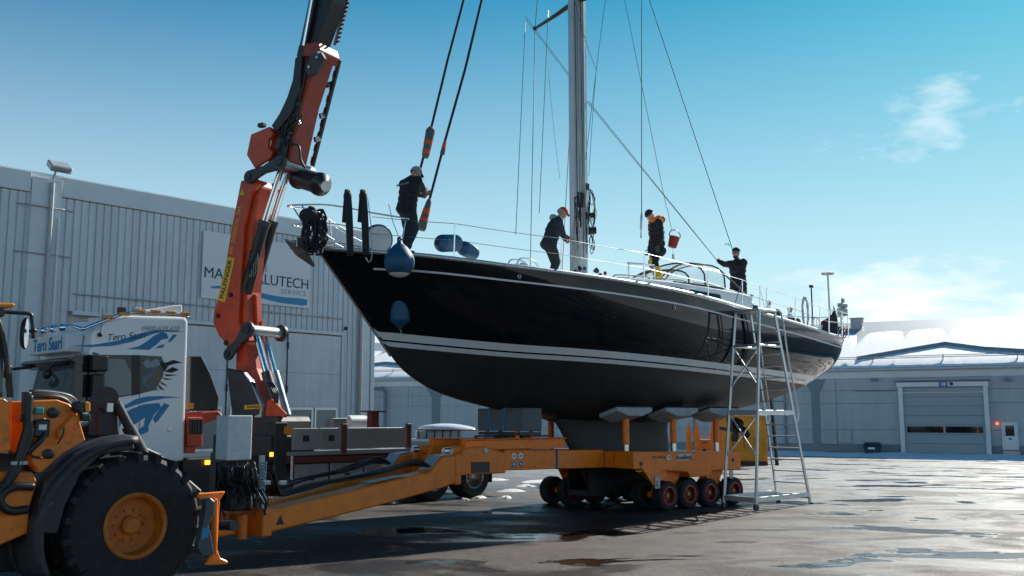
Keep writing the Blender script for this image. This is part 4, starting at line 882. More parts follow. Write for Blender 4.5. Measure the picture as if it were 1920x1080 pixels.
nb = [(6.76, 1.29), (10.42, 1.2), (10.42, .79), (9.35, .80), (9.22, .68), (8.62, .68), (8.5, .80), (6.76, .92)]
for sg in (-1, 1):
    MB().prism(nb, sg * 1.55, sg * .98).build('side_beam', OP, trl, bevel=.02)
    MB().bx(6.8, 10.3, sg * 1.57, sg * 1.552, .865, .885).build('beam_rib', OP, trl)
    MB().prism([(3.95, 1.36), (6.755, 1.30), (6.755, .92), (3.95, .95)], sg * .68, sg * .40).build('spine_beam', OP, trl, bevel=.02)
MB().bx(6.75, 7.15, -.97, -.69, .93, 1.27).build('cross_beam', OP, trl); MB().bx(6.75, 7.15, .69, .97, .93, 1.27).build('cross_beam', OP, trl)
MB().bx(3.95, 4.5, -.39, .39, .97, 1.33).build('cross_beam', OP, trl)
MB().bx(6.6, 10.0, -.30, .30, .30, .41).build('keel_bed', 'dark_grey', trl)
for s_ in (6.9, 8.3, 9.8): MB().bx(s_ - .08, s_ + .08, -.97, .97, .5, .62).build('cross_member', 'black_paint', trl) if s_ in (8.3,) and False else None
for sg in (-1, 1): MB().bx(6.62, 9.98, sg * .31, sg * .36, .3, 1.05).build('keel_guide', 'black_paint', trl)
for sg in (-1, 1): MB().bx(7.2, 9.6, sg * .37, sg * .97, .8, .9).build('bed_plate', 'black_paint', trl)
# wheels: paired on short bogies
WR = .315
for sg, ps in ((-1, (7.85, 8.55, 9.27, 10.15)), (1, (7.15, 7.95, 9.2, 10.1))):
    for s_ in ps:
        for y in (1.44, .84): make_wheel(trl, (s_, sg * y, WR), WR, .27, (0, sg if y > 1 else -sg, 0), 'dark_red', 'amber_hub', 'red_plastic' if y > 1 else None, rr=.55)
        m_ = MB(); m_.cyl((s_, sg * .98, WR), (s_, sg * 1.3, WR), .07, 12); m_.build('axle', OP, trl, smooth=True)
    for a, b in ((ps[0], ps[1]), (ps[2], ps[3])):
        c = (a + b) / 2; m_ = MB(); m_.prism([(a - .08, .25), (b + .08, .25), (b + .08, .38), (c + .14, .72), (c - .14, .72), (a - .08, .38)], sg * 1.22, sg * 1.06); m_.build('bogie_arm', OP, trl, bevel=.015)
        MB().prism([(c - .42, .90), (c + .42, .86), (c + .12, .42), (c - .12, .42)], sg * 1.30, sg * 1.245).build('bogie_bracket', OP, trl, bevel=.01)
MB().prism([(6.95, .95), (7.62, .92), (7.5, .55), (7.32, .55)], -1.60, -1.562).build('leg_bracket', OP, trl, bevel=.008)
MB().prism([(7.1, .90), (7.86, .88), (7.86, .70), (7.6, .62)], -1.50, -1.2).build('leg_bracket', OP, trl, bevel=.008)
m_ = MB(); m_.box((7.41, -1.62, .62), (.16, .03, .26)); m_.cyl((7.41, -1.63, .6), (7.41, -1.66, .6), .06, 12); m_.build('jack_plate', 'galvanised', trl, bevel=.01)
m_ = MB(); m_.box((10.0, -1.58, .70), (.13, .03, .2)); m_.build('jack_plate', 'galvanised', trl, bevel=.01)
# support posts with tilting pads
mat('pad_grey', (.36, .39, .41), .7, var=.15, vscale=4, dirt=(.09, .09, .09), dirt_amt=.5)
for sg in (-1, 1):
    for s_ in (6.9, 8.45, 9.97):
        y = sg * 1.2; zt = 2.02
        po = MB(); po.cyl((s_, y, 1.42), (s_, y, zt), .075, 16); po = po.build('support_post', OP, trl, smooth=True)
        m_ = MB(); m_.cyl((s_, y, 1.15), (s_, y, 1.425), .062, 16); m_.build('piston', 'chrome', po, smooth=True)
        tilt = R(15) * sg; m_ = MB(); m_.prism([(-.56, .0), (.56, .0), (.54, -.09), (.2, -.19), (-.2, -.19), (-.54, -.09)], -.28, .28); m_.xf(Matrix.Translation((s_, y, zt + .13)) @ Matrix.Rotation(tilt, 4, 'X')); m_.build('pad_tray', 'pad_grey', po, bevel=.01)
        m_ = MB(); m_.box((0, 0, .02), (1.1, .54, .035)); m_.xf(Matrix.Translation((s_, y, zt + .131)) @ Matrix.Rotation(tilt, 4, 'X')); m_.build('pad_rubber', 'rubber', po, bevel=.012)
# stand and foam block under the fore foot
for sg in (-1, 1):
    m_ = MB(); m_.bx(3.0, 5.65, sg * .62, sg * .46, 1.37, 1.56); m_.bx(3.0, 5.65, sg * .68, sg * .40, 1.561, 1.585); m_.build('cradle_rail', OP, trl, bevel=.008)
    for s_ in (4.42, 4.80): m_ = MB(); m_.cyl((s_, sg * .5, 1.585), (s_, sg * .5, 1.725), .05, 10); m_.build('cradle_post', OP, trl, smooth=True)
m_ = MB(); m_.bx(4.35, 4.9, -.7, .7, 1.64, 1.70); m_.build('cradle_tray', 'dark_grey', trl)
blk = thing('support_block', 'big grey foam block strapped under the fore foot of the black hull', 'block', tuple(TF @ Vector((4.62, 0, 1.725))), YAW)
MB().box((0, 0, .235), (.52, 1.5, .47)).build('block', mat('foam_grey', (.115, .14, .15), .85, var=.12, vscale=3, bump=.15, bscale=25), blk, bevel=.015)
for y0, y1 in ((-.18, -.12), (.36, .30)):
    m_ = MB(); m_.beam((-.268, y0, .47), (-.268, y1, .0), .045, .006, up=(1, 0, 0)); m_.beam((-.268, y0, .474), (.268, y0, .474), .045, .006); m_.build('strap', 'print_blue', blk)
for k in range(5): m_ = MB(); m_.tube(smoothpts([(3.4 + .3 * k, -.45, 1.60), (3.6 + .3 * k, -.2 + .1 * k, 1.63), (4.2 + .2 * k, .05 * k - .3, 1.62), (4.5 + .2 * k, -.5, 1.62)]), .018, 6); m_.build('loose_strap', 'print_blue' if k % 2 else 'hose', trl, smooth='all')
# nose brackets, vertical hinge, tongue arms
mat('plate_grey', (.42, .44, .45), .5, metal=.3, var=.12)
H1 = TF @ Vector((*[v for v in (on(TF, 846, 868, -.72)[0],)], -.72, 0)); H2 = TF @ Vector((on(TF, 846, 868, -.72)[0], .72, 0)); hs_ = on(TF, 846, 868, -.72)[0]
E1 = gnd(487, 980, .48); ad = (E1 - H1); ad.z = 0; AY = math.atan2(ad.y, ad.x); TI = TF.inverted()
for sg, HP in ((-1, H1), (1, H2)):
    m_ = MB(); m_.prism([(hs_ + .22, .90), (hs_ + .18, 1.18), (hs_ + .34, 1.42), (hs_ + .85, 1.44), (hs_ + 1.35, 1.30), (3.96, 1.25), (3.96, .90)], sg * .70, sg * .36); m_.build('nose_bracket', OP, trl, bevel=.02)
    m_ = MB(); m_.cyl((hs_ + .1, sg * .53, 1.36), (hs_ + .7, sg * .53, 1.38), .09, 16); m_.build('steer_cylinder', OP, trl, smooth=True)
    m_ = MB(); m_.cyl((hs_ - .05, sg * .53, 1.36), (hs_ + .1, sg * .53, 1.36), .065, 16); m_.build('steer_rod', 'chrome', trl, smooth=True)
    m_ = MB(); m_.cyl((hs_ + .02, sg * .60, .86), (hs_ + .02, sg * .60, 1.30), .13, 20); m_.build('hinge_barrel', OP, trl, smooth=True)
    m_ = MB(); m_.cyl((hs_ + .85, sg * .705, 1.36), (hs_ + .85, sg * .72, 1.36), .06, 14); m_.build('pin_plate', 'galvanised', trl, smooth=True); m_ = MB(); m_.cyl((hs_ - .02, sg * .735, 1.36), (hs_ - .02, sg * .745, 1.36), .05, 14); m_.build('pin_plate', 'galvanised', trl, smooth=True)
    m_ = MB(); m_.bx(hs_ + .5, hs_ + .95, sg * .715, sg * .70, .93, 1.14); m_.build('slot_plate', 'black_paint', trl)
    # arm in its own vertical plane
    AF = Matrix.Translation((H1.x, H1.y, 0)) @ Matrix.Rotation(AY, 4, 'Z'); ln_ = ad.length
    def arm(pts, y0, y1): mm = MB(); mm.prism(pts, y0, y1); return mm
    body = [(.02, 1.30), (.55, 1.28), (.95, 1.02), (1.6, .97), (ln_ - .02, .66), (ln_ - .02, .34), (2.2, .55), (.6, .70), (.02, .78)]
    off = HP - H1; m_ = arm(body, .17, -.17); em = Matrix.Translation(off * 1.0)
    if sg == 1: # far arm converges towards the hitch
        ang = math.atan2(.75, ln_); AF = Matrix.Translation((H2.x, H2.y, 0)) @ Matrix.Rotation(AY + ang * .9, 4, 'Z')
    m_.xf(TI @ AF); m_.build('tongue_arm', OP, trl, bevel=.025)
    m_ = arm([(.1, 1.305), (.55, 1.29), (.9, 1.06), (.9, 1.075), (.56, 1.305), (.1, 1.32)], .12, -.12).xf(TI @ AF); m_.build('wear_plate', 'plate_grey', trl)
    m_ = arm([(1.6, .985), (2.6, .928), (2.6, .934), (1.6, .992)], .10, -.10).xf(TI @ AF); m_.build('wear_plate', 'plate_grey', trl)
    m_ = arm([(-.06, 1.32), (.12, 1.32), (.12, .74), (-.06, .74)], .20, -.20).xf(TI @ AF); m_.build('hinge_knuckle', OP, trl, bevel=.02)
    for k in range(7):
        yy = -.05 + .03 * k if sg == -1 else -.1 + .03 * k; j = [rnd.uniform(-.04, .04) for _ in range(6)]
        pts = smoothpts([(.9, yy, 1.12 + j[0] * .3), (1.4, yy + j[1], 1.14 + .02 * k), (2.2, yy + j[2], 1.06 + .015 * k + j[3]), (3.2, yy + j[4], .98 + .012 * k), (4.3, yy, .88 + .01 * k + j[5]), (ln_ - .35, yy - .05, .86), (ln_ - .1, yy + j[0], 1.0 + .05 * k)], 5)
        m_ = MB(); m_.tube(pts, .020, 6).xf(TI @ AF); m_.build('hydraulic_hose', 'hose', trl, smooth='all')
AF = Matrix.Translation((H1.x, H1.y, 0)) @ Matrix.Rotation(AY, 4, 'Z')
def A3(x, y, z): return TI @ (AF @ Vector((x, y, z)))
# hitch, stand, hose tower and white control cabinet (arm frame: x along the near arm, y towards the camera side is positive)
LA = ln_
m_ = MB(); m_.bx(LA - .03, LA + .16, -.6, .22, .30, .70).xf(TI @ AF); m_.build('hitch_beam', OP, trl, bevel=.015)
m_ = MB(); m_.bx(LA + .16, LA + .75, -.45, -.10, .34, .50).xf(TI @ AF); m_.build('draw_bar', OP, trl, bevel=.02)
for yy in (-.48, -.05): m_ = MB(); m_.cyl((LA + .3, yy, .28), (LA + .3, yy, .62), .08, 12).xf(TI @ AF); m_.build('hitch_pin', OP, trl, smooth=True)
m_ = MB(); m_.beam((LA + .02, .05, .66), (LA + .05, .05, 1.45), .06, .06).xf(TI @ AF); m_.build('stand_post', 'galvanised', trl)
m_ = MB(); m_.beam((LA - .25, -.4, 1.12), (LA + .25, .25, 1.14), .06, .06).xf(TI @ AF); m_.build('stand_bar', 'galvanised', trl)
m_ = MB(); m_.beam((LA + .55, -.35, .5), (LA + .55, -.35, 1.5), .12, .12).xf(TI @ AF); m_.build('cabinet_post', 'black_paint', trl)
cb = TI @ at(437, 862, 14.1); 
m_ = MB(); m_.box((0, 0, .30), (.40, .44, .62), rz=R(8)).xf(Matrix.Translation(cb)); m_.build('control_cabinet', 'white_cabinet', trl, bevel=.012) if False else None
mat('white_cabinet', (.62, .64, .65), .5, var=.06, vscale=4, dirt=(.25, .25, .25), dirt_amt=.6)
m_ = MB(); m_.box((0, 0, .31), (.36, .42, .62), rz=R(-2)).xf(Matrix.Translation(cb)); m_.build('control_cabinet', 'white_cabinet', trl, bevel=.012)
m_ = MB(); m_.box(tuple(TI @ at(440, 915, 14.5)), (.34, .42, .62)); m_.build('hose_backing', 'black_paint', trl, bevel=.02)  # plain dark box put in to fill behind the hoses
for k in range(44):
    p0 = at((hx0 := rnd.uniform(408, 480)), rnd.uniform(862, 880), 14.0 + rnd.uniform(.0, .4)); p3 = at(hx0 + rnd.uniform(-12, 22), rnd.uniform(925, 968), 14.1 + rnd.uniform(-.1, .4))
    q1 = p0 + Vector((rnd.uniform(-.05, .05), rnd.uniform(-.05, .05), rnd.uniform(-.15, -.25))); q2 = p3 + Vector((rnd.uniform(-.07, .07), 0, rnd.uniform(.1, .2)))
    m_ = MB(); m_.tube([TI @ v for v in smoothpts([p0, q1, q2, p3], 5)], rnd.uniform(.009, .016), 6); m_.build('hydraulic_hose', 'hose', trl, smooth='all')
for k in range(9): m_ = MB(); p = TI @ at(489 - k * .4, 868 + k * 6, 14.0); m_.cyl(p, p + Vector((.06, -.06, 0)), .018, 8); m_.build('hose_coupling', 'steel', trl, smooth=True)
for k in range(2): m_ = MB(); p = TI @ at(500 + 30 * k, 905, 14.0); m_.box(p, (.1, .06, .05)); m_.build('valve_block', 'galvanised', trl)
# safety stickers, maker's plate and bolts on the near face
for i, (dx, dz2) in enumerate(((0, 0), (.18, 0), (0, -.16), (.18, -.16))):
    m_ = MB(); disc(m_, (4.18 + dx, -.682, 1.23 + dz2), (0, -1, 0), .06, .004); o_ = m_.build('round_sticker', 'blue_paint' if i > 1 else 'white_paint', trl)
    m_ = MB(); m_.box((4.18 + dx, -.688, 1.23 + dz2), (.05, .004, .03)); m_.build('sticker_mark', 'white_paint' if i > 1 else 'blue_paint', trl)
MB().bx(8.12, 8.62, -1.558, -1.551, 1.06, 1.20).build('maker_plate', mat('plate_white', (.5, .52, .5), .5, var=.05), trl)
text('maker_name', 'Roodberg', .125, 'label_black', trl, (8.37, -1.560, 1.125), (R(90), 0, 0), ext=.002, bold=.003)
text('load_mark', 'MLL 60.000 kg', .075, 'label_black', trl, (7.55, -1.553, 1.15), (R(90), 0, 0), ext=.001)
m_ = MB(); disc(m_, (7.87, -1.551, 1.13), (0, -1, 0), .06, .004); m_.build('round_sticker', 'white_paint', trl); MB().box((7.88, -1.557, 1.14), (.045, .004, .06)).build('sticker_mark', 'blue_paint', trl)
for s_ in (6.98, 10.12): m_ = MB(); disc(m_, (s_, -1.551, 1.02), (0, -1, 0), .05, .003); m_.build('lashing_hole', 'label_black', trl)
for k in range(5): m_ = MB(); disc(m_, (4.1 + .16 * k, -.681, 1.31), (0, -1, 0), .012, .006, 8); disc(m_, (4.1 + .16 * k, -.681, 1.0), (0, -1, 0), .012, .006, 8); m_.build('bolt_head', 'dark_grey', trl)
m_ = MB(); m_.prism([(0, 0), (.16, 0), (.08, .14)], -.004, 0); mm_ = TI @ AF @ Matrix.Translation((LA - .32, .176, .44)); m_.xf(mm_); m_.build('warning_triangle', 'label_black', trl)
m_ = MB(); m_.beam((5.35, -.69, .93), (5.35, -.69, 1.36), .03, .04, up=(1, 0, 0)); m_.build('hold_strap', 'rope_blue', trl)

# ================================================================== boarding ladder
mat('ladder_alloy', (.62, .65, .67), .38, metal=.75, var=.10, vscale=5, dirt=(.4, .4, .38), dirt_amt=.4)
ld = thing('platform_ladder', 'tall aluminium platform ladder with handrail standing beside the stern of the yacht', 'ladder', tuple(BOW), YAW); LM = 'ladder_alloy'
PT = 4.38; f1, f2 = (9.22, -1.95), (9.22, -2.82); r1, r2 = (11.58, -1.72), (11.60, -2.60); p1x, p2x = 9.62, 10.2
def lbeam(nm_, a, b, wd=.055, ht=.055, mm_=LM): m_ = MB(); m_.beam(a, b, wd, ht); return m_.build(nm_, mm_, ld, bevel=.006)
lbeam('leg', (*f1, .10), (p1x, -2.12, PT)); lbeam('leg', (*f2, .10), (p1x, -2.78, PT))
ry1, ry2 = -2.12, -2.78
for (a, yb_) in ((r1, ry1), (r2, ry2)): lbeam('stair_rail', (a[0], a[1], .02), (p2x, yb_, PT), .03, .10)
MB().bx(p1x - .05, p2x + .05, ry2 - .03, ry1 + .03, PT, PT + .06).build('top_platform', LM, ld, bevel=.006)
def rp(t, side): a = (r1, ry1) if side == 0 else (r2, ry2); return Vector((lerp(a[0][0], p2x, t), lerp(a[0][1], a[1], t), lerp(.02, PT, t)))
for k in range(15):
    t = (k + .75) / 16.2; m_ = MB(); m_.beam(rp(t, 0), rp(t, 1), .11, .028); m_.build('step', LM, ld)
def fpt(t, side): a = (f1, -2.12) if side == 0 else (f2, -2.78); return Vector((lerp(a[0][0], p1x, t), lerp(a[0][1], a[1], t), lerp(.1, PT, t)))
for t, nm_ in ((.03, 'base_bar'), (.47, 'mid_bar'), (.82, 'upper_bar')): lbeam(nm_, fpt(t, 0), fpt(t, 1), .05, .11 if t < .7 else .05)
for t in (.03, .47):
    for side in (0, 1):
        z = fpt(t, side).z; tt = (z - .02) / (PT - .02); lbeam('side_bar', fpt(t, side), rp(tt, side), .04, .11)
lbeam('side_bar', fpt(.82, 1), rp((fpt(.82, 1).z - .02) / (PT - .02), 1), .04, .05); lbeam('side_bar', fpt(.82, 0), rp((fpt(.82, 0).z - .02) / (PT - .02), 0), .04, .05)
for (ta, tb) in ((.24, .46), (.60, .81)): lbeam('cross_brace', fpt(ta, 0), fpt(tb, 1), .03, .03); lbeam('cross_brace', fpt(tb, 0) + Vector((.03, 0, 0)), fpt(ta, 1) + Vector((.03, 0, 0)), .03, .03)
for side in (0, 1):
    o_ = Vector((.16, 0, .10)); top_ = rp(1.0, side); pts = [top_ + Vector((.0, 0, .02)), top_ + Vector((.12, 0, .09)), rp(.93, side) + Vector((.22, 0, .16)), rp(.75, side) + o_ * 1.1, rp(.50, side) + o_ * 1.1, rp(.44, side) + o_ * .9, rp(.42, side) + o_ * .3, rp(.42, side)]
    m_ = MB(); m_.tube(smoothpts(pts), .019, 8); m_.build('hand_rail', LM, ld, smooth='all')
for q in (f1, f2): m_ = MB(); m_.cyl((q[0], q[1] - .03, .07), (q[0], q[1] + .03, .07), .068, 16); m_.build('castor', 'dark_grey', ld, smooth=True)
for q in (r1, r2): MB().box((q[0] + .02, q[1], .02), (.10, .06, .035)).build('rubber_foot', 'rubber', ld)
lbeam('base_bar', (r1[0] - .02, r1[1], .16), (r2[0] - .02, r2[1], .16), .04, .06)
MB().box((9.43, (f1[1] + f2[1]) / 2, 2.12), (.008, .22, .07)).build('maker_label', 'label_black', ld)

# ================================================================== far yard gear
pY = 46.0; p = at(1388, 850, pY); gz = ground_z(p.x, pY)
yb2 = thing('yellow_container', 'battered yellow steel tank container standing in the yard behind the ladder', 'container', (p.x, pY, gz), R(-12)); hw = 48 / F * pY * 1.02; hh = at(1388, 779, pY).z - gz
MB().bx(-hw, hw, 0, 1.6, .18, hh).build('tank_body', 'yellow_paint', yb2, bevel=.04)
for x in (-hw * .95, -hw * .3, hw * .35, hw * .95): MB().bx(x - .05, x + .05, -.06, -.001, .18, hh - .05).build('rib', 'yellow_paint', yb2)
for z in (.75, hh * .9): MB().bx(-hw, hw, -.09, -.061, z, z + .07).build('rail', 'yellow_paint', yb2)
MB().bx(-hw, hw, .1, 1.5, 0, .175).build('skid', 'black_paint', yb2)
for k in range(4): m_ = MB(); m_.cyl((-hw + .4 + k * .5, -.1, .8), (-hw + .4 + k * .5, -.1, 1.3), .02, 6); m_.build('grab_bar', 'black_paint', yb2)
pY = 42.0; p = at(1320, 848, pY); gz = ground_z(p.x, pY); hh = at(1320, 791, pY).z - gz; sc = pY / F
oc = thing('pronged_cradle', 'orange steel cradle with upright pointed prongs, beside the yellow container', 'cradle', (p.x, pY, gz), R(-10))
MB().bx(-16 * sc, 18 * sc, -.1, .5, .1, hh * .62).build('base', OP, oc, bevel=.03)
for (x, w2) in ((-27, 9), (-12, 9), (17, 9), (30, 9)):
    a = x * sc; b = w2 * sc * .62; m_ = MB(); m_.prism([(a - b, .05), (a + b, .05), (a + b * .9, hh * .75), (a + b * .25, hh), (a - b * .25, hh), (a - b * .9, hh * .75)], -.15, .12); m_.build('prong', OP, oc, bevel=.02)
for z in (hh * .45, hh * .72): MB().bx(-33 * sc, 36 * sc, -.19, -.16, z, z + .05).build('tie_bar', OP, oc)
m_ = MB(); disc(m_, (1 * sc, -.11, hh * .38), (0, -1, 0), 3.2 * sc, .01); m_.build('lifting_hole', 'label_black', oc); MB().box((2 * sc, -.105, hh * .55), (9 * sc, .02, 2.2 * sc)).build('name_plate', 'dark_red', oc)
pY = 37.0; p = at(835, 835, pY); gz = ground_z(p.x, pY); sc = pY / F
ft = thing('flat_trailer', 'low grey flat trailer with white edges parked beyond the orange tongue arms', 'trailer', (p.x, pY, gz), R(8)); zt = at(835, 822, pY).z - gz
MB().bx(-70 * sc, 60 * sc, 0, 1.9, zt - 9 * sc, zt - 2 * sc).build('bed', 'plate_grey', ft, bevel=.01)
MB().bx(-70 * sc, 60 * sc, -.06, -.002, zt - 5 * sc, zt - 1 * sc).build('edge_board', 'white_paint', ft); MB().bx(-52 * sc, 34 * sc, .3, 1.6, zt - 1.9 * sc, zt + 13 * sc).build('side_panel', 'plate_grey', ft, bevel=.01)
for k in range(6): MB().bx((-50 + 15 * k) * sc, (-48 + 15 * k) * sc, .25, .299, zt - 1.9 * sc, zt + 14 * sc).build('stake', 'dark_grey', ft)
for x in (-30, 10): make_wheel(ft, (x * sc, .2, .34), .34, .22, (0, -1, 0), 'steel', 'steel', rr=.6)
cd = thing('covered_dinghy', 'small upturned white boat lying on the grey flat trailer', 'boat', tuple(at(835, 807, pY + .8)), R(6)); rows = []
for i in range(17):
    t = i / 16; x = lerp(-52, 56, t) * sc; b = .75 * max(.02, math.sin(math.pi * min(1, t * .55 + .3)) if t > .3 else math.sin(t / .3 * 1.5)) ; h = 13 * sc * max(.08, math.sin(math.pi * (t * .80 + .12))) ** .7
    rows.append([(x, -b, 0), (x, -b * .9, h * .55), (x, -b * .4, h * .95), (x, 0, h), (x, b * .4, h * .95), (x, b * .9, h * .55), (x, b, 0)])
m_ = MB(); m_.grid(rows); m_.build('hull', 'gelcoat', cd, smooth='all'); m_ = MB(); m_.tube([(r_[0][0], r_[0][1] - .02, .02) for r_ in rows], .03, 6); m_.build('rub_rail', 'dark_red', cd, smooth='all')
# ================================================================== wheel loader (left foreground)
mat('rim_paint', (.58, .16, .012), .5, var=.12, vscale=5, dirt=(.10, .05, .025), dirt_amt=.85)
LY = R(45.0); LO = Vector((-4.25, 11.31, 0))
lo = thing('wheel_loader', 'orange wheel loader with huge black tyre and dark mudguard, cut off at the left edge', 'loader', tuple(LO), LY)
LF = frame(lo); LP = 'loader_paint'
def lp(px, py, y): x, z = on(LF, px, py, y); return (x, y, z)
def lpoly(nm_, pts, y0, y1, mm_=LP, bevel=.012, par=lo, yref=None): return MB().prism(ons(LF, pts, y0 if yref is None else yref), y0, y1).build(nm_, mm_, par, bevel=bevel)
make_wheel(lo, (.05, .30, .79), .79, .60, (0, -1, 0), 'rim_paint', 'rim_paint', None, lugs=22, rr=.455, dish=.30)
m_ = MB(); rows = []
for i in range(25):
    a = R(92 + (210 - 92) * i / 24); r_ = .93 + .10 * (i / 24); cx, cz = .02 - .06 * i / 24, .84
    row = []
    for (y, dr) in ((-.05, -.05), (-.06, 0), (-.03, .03), (.30, .045), (.62, .03)): row.append((cx + (r_ + dr) * math.cos(a), y, cz + (r_ + dr) * math.sin(a) * .98))
    rows.append(row)
m_.grid(rows); m_.build('mudguard', 'guard_black', lo, smooth='all', solid=.03) if False else None
mat('guard_black', (.022, .024, .027), .55, var=.2, vscale=3, dirt=(.07, .07, .065), dirt_amt=.5)
m_.build('mudguard', 'guard_black', lo, smooth='all', solid=.03)
lpoly('mudguard_skirt', [(60, 1000), (84, 905), (140, 850), (200, 826), (250, 830), (253, 842), (190, 852), (150, 890), (122, 950), (108, 1000)], -.02, .02, 'guard_black')
lpoly('frame_plate', [(55, 760), (62, 751), (107, 749), (130, 757), (144, 772), (153, 800), (161, 826), (120, 850), (77, 887), (58, 868)], .12, .30)
lpoly('side_panel', [(-40, 745), (8, 747), (19, 755), (21, 845), (-40, 858)], .05, .5)
lpoly('inner_frame', [(19, 752), (56, 752), (56, 870), (19, 845)], .45, .6)
lpoly('lower_chassis', [(-40, 885), (62, 885), (70, 905), (56, 950), (52, 1000), (0, 1022), (-40, 1030)], .12, .6)
lpoly('belly', [(-60, 990), (60, 990), (140, 960), (330, 985), (330, 1060), (-60, 1075)], .7, 1.6, 'black_paint')
lpoly('rear_frame', [(-40, 850), (60, 850), (60, 890), (-40, 890)], .42, .6, 'black_paint')
# axle and far wheel
m_ = MB(); m_.cyl((.05, .6, .79), (.05, 1.9, .79), .2, 16); m_.build('axle', 'black_paint', lo, smooth=True)
make_wheel(lo, (.05, 2.1, .79), .79, .60, (0, 1, 0), LP, LP, None, lugs=22, rr=.455)
# lamp bracket and lamp
lpoly('lamp_bracket', [(107, 812), (122, 795), (138, 778), (150, 779), (152, 790), (140, 796), (126, 815), (112, 826)], .05, .11)
lpoly('head_lamp', [(144, 757), (150, 751), (166, 752), (168, 772), (150, 775), (144, 768)], -.05, .12, 'black_paint')
lpoly('indicator_lens', [(160, 753), (170, 754), (170, 772), (161, 773)], -.075, -.052, 'amber'); lpoly('work_lamp', [(154, 776), (170, 776), (172, 790), (156, 790)], -.02, .1, 'black_paint')
# bits bolted to the frame plate
m_ = MB(); m_.box(lp(73, 770, .10), (.09, .05, .07)); m_.build('valve_cap', mat('teal', (.02, .30, .32), .4), lo, bevel=.01)
for (px, py, r_) in ((98, 774, .06), (90, 851, .055)): m_ = MB(); m_.lathe([(r_, 0), (r_ * .95, .05), (r_ * .5, .06), (.001, .06)], lp(px, py, .12), (0, -1, 0), 16); m_.beam(lp(px - 9, py, .10), lp(px, py, .10), .05, .05); m_.build('sensor', 'black_paint', lo, smooth=30)
MB().box(lp(77, 803, .09), (.16, .07, .18)).build('control_unit', 'black_paint', lo, bevel=.012); MB().box(lp(80, 801, .05), (.08, .012, .055)).build('unit_label', 'white_paint', lo)
m_ = MB(); m_.tube(smoothpts([lp(82, 812, .08), lp(76, 825, .05), lp(62, 838, .05), lp(52, 850, .06)]), .035, 8); m_.build('cable_loom', 'hose', lo, smooth='all')
for k, (pts, r_) in enumerate((([(50, 735), (49, 770), (52, 800), (44, 830), (35, 860), (22, 890), (5, 915), (-20, 930)], .05), ([(56, 742), (54, 780), (58, 815), (46, 850), (38, 872), (20, 900), (-10, 915)], .035), ([(50, 742), (44, 770), (40, 785), (46, 790), (85, 786)], .014), ([(62, 913), (30, 912), (6, 925), (2, 945), (20, 958), (52, 955)], .045), ([(108, 832), (118, 815), (120, 800)], .010), ([(55, 850), (62, 856), (78, 859)], .012))):
    m_ = MB(); m_.tube(smoothpts([lp(a, b, .06 - .012 * k) for a, b in pts]), r_, 8); m_.build('hydraulic_hose', 'hose', lo, smooth='all')
for k in range(4): m_ = MB(); m_.tube(smoothpts([lp(50 + 3 * k, 742, .3), lp(62, 735 + 2 * k, .3), lp(100 + 4 * k, 737 + 3 * k, .35), lp(132, 745 + 5 * k, .4), lp(150, 765 + 6 * k, .5)]), .03, 8); m_.build('hydraulic_hose', 'hose', lo, smooth='all')
m_ = MB(); m_.cyl(lp(47, 742, .1), lp(50, 752, .1), .035, 10); m_.cyl(lp(52, 738, .1), lp(49, 735, .1), .02, 8); m_.build('hose_fitting', 'steel', lo, smooth=True)
MB().box(lp(36, 868, .03), (.16, .03, .035)).build('hose_clamp', 'galvanised', lo)
# lift linkage
lpoly('link_block', [(181, 820), (180, 750), (188, 737), (212, 735), (223, 745), (226, 820)], .50, .75, 'guard_black', .03)
m_ = MB(); m_.cyl(lp(200, 746, .44), lp(200, 746, .80), .13, 20); m_.build('link_pin', 'guard_black', lo, smooth=True)
m_ = MB(); m_.cyl(lp(218, 755, .45), lp(268, 850, .45), .055, 14); m_.cyl(lp(240, 800, .45), lp(268, 852, .45), .075, 14); m_.build('lift_cylinder', 'guard_black', lo, smooth=True)
lpoly('lift_arm', [(150, 800), (175, 790), (235, 820), (300, 850), (380, 920), (370, 960), (290, 890), (200, 850)], .85, 1.1, 'guard_black', .02)
m_ = MB(); m_.box(lp(205, 764, .42), (.07, .05, .1)); m_.build('grease_fitting', 'steel', lo)
# quick coupler, its orange plate and the blue grey hook
lpoly('coupler_plate', [(372, 925), (424, 921), (413, 938), (408, 1030), (414, 1046), (428, 1052), (428, 1058), (385, 1060), (398, 1040), (402, 940), (372, 935)], -.35, -.30, OP)
lpoly('coupler_rib', [(402, 935), (409, 935), (408, 1040), (402, 1040)], -.45, -.36, OP); lpoly('coupler_frame', [(330, 920), (400, 925), (400, 1045), (350, 1050)], .1, .5, 'black_paint')
lpoly('coupler_hook', [(388, 938), (395, 933), (404, 940), (402, 965), (392, 985), (398, 1010), (402, 1040), (380, 1044), (372, 1030), (378, 1000), (385, 970)], -.62, -.5, mat('hook_grey', (.05, .075, .09), .4, metal=.3, var=.2))
lpoly('hook_wear_mark', [(380, 992), (393, 988), (391, 1006), (378, 1012)], -.626, -.621, 'print_blue', 0)
m_ = MB(); m_.cyl(lp(395, 985, .6), lp(440, 985, -.3), .06, 12); m_.build('tow_pin', 'black_paint', lo, smooth=True)
